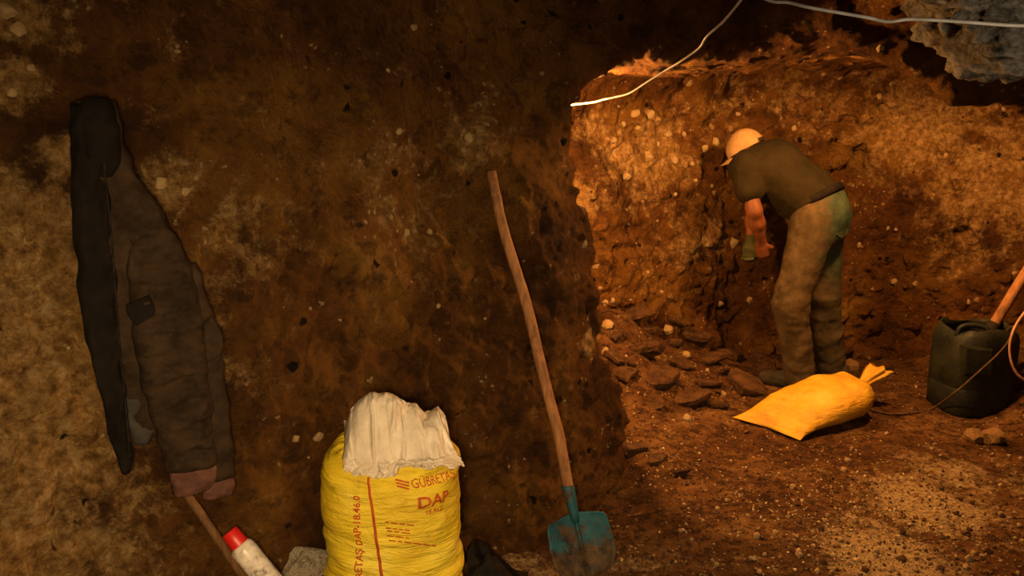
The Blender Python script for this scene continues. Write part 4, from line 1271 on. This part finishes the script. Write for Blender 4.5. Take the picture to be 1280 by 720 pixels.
# neck and head
B.cone(neck - UP * 0.01, headc - crown * 0.06, 0.055, 0.052, 0.03)
B.cone(headc + crown * 0.02 - face * 0.015, headc - crown * 0.015 + face * 0.005, 0.085, 0.078, 0.03, (sideL, 1.15))
B.cone(headc - crown * 0.03 + face * 0.03, headc - crown * 0.085 + face * 0.045, 0.06, 0.035, 0.03)          # jaw
B.cone(headc - crown * 0.01 + face * 0.08, headc - crown * 0.035 + face * 0.102, 0.010, 0.014, 0.012)          # nose
B.cone(headc - crown * 0.062 + face * 0.082 + sideL * 0.018, headc - crown * 0.062 + face * 0.082 - sideL * 0.018, 0.008, 0.008, 0.008)
for s_ in (1, -1):
    B.cone(headc + sideL * s_ * 0.078 - crown * 0.002 - face * 0.012, headc + sideL * s_ * 0.083 - crown * 0.035, 0.014, 0.010, 0.008)  # ear
    B.cone(headc + sideL * s_ * 0.03 + face * 0.075, headc + sideL * s_ * 0.032 + face * 0.076, 0.012, 0.012, 0.008)             # eye
# arms
def arm(sh_, el_, wr_, pd):
    B.cone(sh_, el_, 0.052, 0.041, 0.025); B.cone(el_, el_ * 0.6 + wr_ * 0.4, 0.042, 0.043, 0.02); B.cone(el_ * 0.6 + wr_ * 0.4, wr_, 0.042, 0.027, 0.02)
    d = (wr_ - el_) / np.linalg.norm(wr_ - el_); d = d * 0.75 + np.array(pd) * 0.6; d /= np.linalg.norm(d)
    across = np.cross(d, WL); across /= np.linalg.norm(across); nrm_ = np.cross(d, across)
    palm = wr_ + d * 0.045
    B.cone(wr_, palm, 0.027, 0.036, 0.015, (nrm_, 1.5)); B.cone(palm, wr_ + d * 0.085, 0.038, 0.038, 0.012, (nrm_, 1.7))
    curl = nrm_ if nrm_ @ WF > 0 else -nrm_
    for i, L in enumerate((0.068, 0.078, 0.074, 0.058)):
        b0 = wr_ + d * 0.09 + across * (-0.030 + 0.020 * i)
        b1 = b0 + (d * 0.85 + curl * 0.5) * L * 0.5; b2 = b1 + (d * 0.25 + curl * 0.95) * L * 0.5
        B.cone(b0, b1, 0.0105, 0.0095, 0.004); B.cone(b1, b2, 0.0095, 0.008, 0.004)
    t0_ = wr_ + d * 0.03 - across * 0.030; t1_ = t0_ + (d * 0.6 - across * 0.7 + curl * 0.4) * 0.038; t2_ = t1_ + (d * 0.8 + curl * 0.5) * 0.032
    B.cone(t0_, t1_, 0.013, 0.011, 0.006); B.cone(t1_, t2_, 0.011, 0.009, 0.004)
    return d
dL = arm(shL, elbL, wriL, (0.1, 0.2, -0.9)); dR = arm(shR, elbR, wriR, (-0.1, -0.2, -0.9))
bme = B.mesh('body', it=1)
obj('body', bme, M_SKIN, wk)

# T-shirt
Sx = Sdf((1.12, 4.28, 0.86), (1.95, 5.14, 1.46), 0.0085)
Sx.cone(pel + UP * 0.03, waist, 0.150, 0.142, 0.05, (WL, 0.84)); Sx.cone(waist, chest, 0.142, 0.160, 0.05, (WL, 0.80)); Sx.cone(chest, neck, 0.156, 0.085, 0.05, (WL, 0.78))
Sx.cone(waist - UP * 0.05, chest - UP * 0.05, 0.10, 0.10, 0.05)
Sx.cone(shL, shR, 0.082, 0.082, 0.05)
for s_, e_ in ((shL, elbL), (shR, elbR)):
    m_ = s_ * 0.42 + e_ * 0.58
    Sx.cone(s_, m_, 0.078, 0.074, 0.03)
    Sx.f = np.where(Sx.f > 9, Sx.f, Sx.f)
tdir = (neck - pel) / np.linalg.norm(neck - pel)
hem = pel + tdir * 0.045
Sx.cut(hem, -tdir * 0.9 + UP * -0.25)
Sx.cut(neck + tdir * 0.035, tdir + UP * 0.1)
def folds_shirt(v_):
    return 0.012 * pnoise(v_, 9, 501) + 0.010 * (0.2 - np.abs(pnoise(v_ * np.array([1.2, 1.2, 0.8]), 12, 502))) + 0.004 * pnoise(v_, 28, 503)
obj('shirt', Sx.mesh('shirt', folds_shirt, 1), M_SHIRT, wk)

# jeans
T = Sdf((1.30, 4.22, 0.0), (2.02, 4.90, 1.16), 0.0085)
T.cone(pel + UP * 0.03, pel - UP * 0.05, 0.146, 0.152, 0.05, (WL, 0.90))
T.cone(pel - WF * 0.065 + WL * 0.05 - UP * 0.03, pel - WF * 0.055 + WL * 0.05 - UP * 0.09, 0.095, 0.085, 0.05)
T.cone(pel - WF * 0.065 - WL * 0.07 - UP * 0.03, pel - WF * 0.055 - WL * 0.07 - UP * 0.09, 0.095, 0.085, 0.05)
for hp_, kn, an in ((hipL, kneeL, ankL), (hipR, kneeR, ankR)):
    T.cone(hp_, kn, 0.120, 0.094, 0.035); T.cone(kn, an - UP * 0.02, 0.094, 0.082, 0.03)
T.cut(pel + UP * 0.085 + tdir * 0.0, tdir * 0.75 + UP * 0.45)
def folds_jeans(v_):
    low = sstep(0.95, 0.3, v_[:, 2])
    return (0.010 + 0.008 * low) * pnoise(v_ * np.array([1, 1, 1.5]), 8, 511) + 0.013 * low * (0.2 - np.abs(pnoise(v_ * np.array([1, 1, 2.0]), 9, 512))) + 0.004 * pnoise(v_, 26, 513)
jt_ = obj('jeans', T.mesh('jeans', folds_jeans, 1), M_JEANS, wk)
# two back pockets
for s_ in (0.075, -0.085):
    c_ = pel - WF * 0.165 + WL * s_ - UP * 0.055
    v0 = []
    for (a1, b1) in ((-0.055, 0.06), (0.055, 0.06), (0.055, -0.045), (0.0, -0.068), (-0.055, -0.045)):
        v0.append(c_ + WL * a1 + UP * b1 + WF * (abs(a1 + s_) * 0.35))
    r0 = [np.array(v0) + WF * 0.03, np.array(v0) - WF * 0.004]
    v_, f_ = loft(r0)
    obj('back_pocket', mesh_from('back_pocket', v_, f_, smooth=False), M_JEANS, jt_)
# belt
bn = tdir * 0.75 + UP * 0.45; bn /= np.linalg.norm(bn)
bc = pel + UP * 0.070 + WF * 0.012
bf = WF - bn * (WF @ bn); bf /= np.linalg.norm(bf); bl_ = np.cross(bn, bf)
rings = []
for (r, dz) in ((0.985, -0.020), (1.02, -0.018), (1.02, 0.018), (0.985, 0.020)):
    rings.append([tuple(bc + bn * dz + bf * math.cos(a_) * 0.146 * r + bl_ * math.sin(a_) * 0.166 * r) for a_ in np.linspace(0, 2 * math.pi, 48, endpoint=False)])
v_, f_ = loft(rings, caps=False)
bo = obj('belt', mesh_from('belt', v_, f_), M_BELT, wk)
# shoes
for an, g_ in ((ankL, gl), (ankR, gr)):
    S2 = Sdf(an - np.array([0.32, 0.25, 0.12]), an + np.array([0.15, 0.3, 0.08]), 0.007)
    f0 = np.array([an[0], an[1], g_])
    S2.cone(f0 - WF * 0.055 + UP * 0.045, f0 + WF * 0.06 + UP * 0.045, 0.046, 0.046, 0.03)
    S2.cone(f0 + WF * 0.06 + UP * 0.045, f0 + WF * 0.185 + UP * 0.036, 0.048, 0.040, 0.03)
    S2.cone(f0 - WF * 0.02 + UP * 0.06, an, 0.045, 0.042, 0.03)
    S2.cut(f0 + UP * 0.004, -UP)
    so = obj('shoe', S2.mesh('shoe'), M_SHOE, wk)
    S3 = Sdf(an - np.array([0.32, 0.25, 0.12]), an + np.array([0.15, 0.3, 0.08]), 0.007)
    S3.cone(f0 - WF * 0.060 + UP * 0.010, f0 + WF * 0.19 + UP * 0.010, 0.051, 0.047, 0.01, (UP, 2.6))
    S3.cut(f0 - UP * 0.002, -UP)
    obj('sole', S3.mesh('sole'), M_BELT, so)
# hair under the cap, cap with brim
Hs = Sdf(headc - 0.16, headc + 0.16, 0.006)
Hs.cone(headc + crown * 0.015 - face * 0.022, headc - crown * 0.02 - face * 0.02, 0.089, 0.078, 0.02, (sideL, 1.1))
Hs.cut(headc - face * 0.0 - crown * 0.0, face * 0.8 - crown * 0.1)
Hs.cut(headc - crown * 0.055, -crown)
obj('hair', Hs.mesh('hair'), M_HAIR, wk)
Cp = Sdf(headc - 0.18, headc + 0.18, 0.006)
Cp.cone(headc + crown * 0.035 - face * 0.014, headc + crown * 0.02 + face * 0.004, 0.094, 0.096, 0.03, (sideL, 1.1))
Cp.cone(headc + crown * 0.02 - face * 0.03, headc + crown * 0.01 - face * 0.025, 0.093, 0.088, 0.03, (sideL, 1.1))
Cp.cut(headc - crown * 0.004, -crown - face * 0.12)
cp = obj('cap', Cp.mesh('cap'), M_CAP, wk)
v_ = []
for i in range(13):
    a_ = -1.05 + 2.1 * i / 12
    for j in range(6):
        r = 0.088 + 0.075 * j / 5 * (1 - 0.25 * (a_ / 1.05) ** 2)
        v_.append(headc + crown * (0.012 - 0.012 * j / 5 - 0.02 * (a_ ** 2) * j / 5) + face * math.cos(a_) * r + sideL * math.sin(a_) * (0.088 if j == 0 else 0.088 + 0.012 * j / 5))
br = obj('brim', mesh_from('brim', np.array(v_), grid_faces(13, 6)), M_CAP, cp); solidify(br, 0.005)
sp = [headc + crown * 0.022 - face * math.cos(a_) * 0.119 + sideL * math.sin(a_) * 0.092 for a_ in np.linspace(-0.45, 0.45, 9)]
add_tube('strap_gap', sp, 0.012, M_CAPD, cp, 8)
bd = [headc + crown * 0.006 - face * 0.006 + face * math.cos(a_) * 0.108 + sideL * math.sin(a_) * 0.092 for a_ in np.linspace(0.9, 2 * math.pi - 0.9, 30)]
add_tube('cap_band', bd, 0.006, M_CAPD, cp, 6)

# glove on the far hand
G = Sdf(wriR - 0.16, wriR + 0.16, 0.006)
ac = np.cross(dR, WL); ac /= np.linalg.norm(ac); nr = np.cross(dR, ac)
cr = nr if nr @ WF > 0 else -nr
G.cone(wriR - dR * 0.01, wriR + dR * 0.05, 0.036, 0.044, 0.015, (nr, 1.25)); G.cone(wriR + dR * 0.05, wriR + dR * 0.088, 0.046, 0.046, 0.012, (nr, 1.4))
for i, L in enumerate((0.068, 0.078, 0.074, 0.058)):
    b0 = wriR + dR * 0.09 + ac * (-0.030 + 0.020 * i)
    b1 = b0 + (dR * 0.85 + cr * 0.5) * L * 0.5; b2 = b1 + (dR * 0.25 + cr * 0.95) * L * 0.5
    G.cone(b0, b1, 0.0145, 0.0135, 0.005); G.cone(b1, b2, 0.0135, 0.012, 0.005)
t0_ = wriR + dR * 0.03 - ac * 0.030; t1_ = t0_ + (dR * 0.6 - ac * 0.7 + cr * 0.4) * 0.038; t2_ = t1_ + (dR * 0.8 + cr * 0.5) * 0.032
G.cone(t0_, t1_, 0.017, 0.015, 0.006); G.cone(t1_, t2_, 0.015, 0.013, 0.004)
obj('glove', G.mesh('glove'), M_GLOVE, wk)
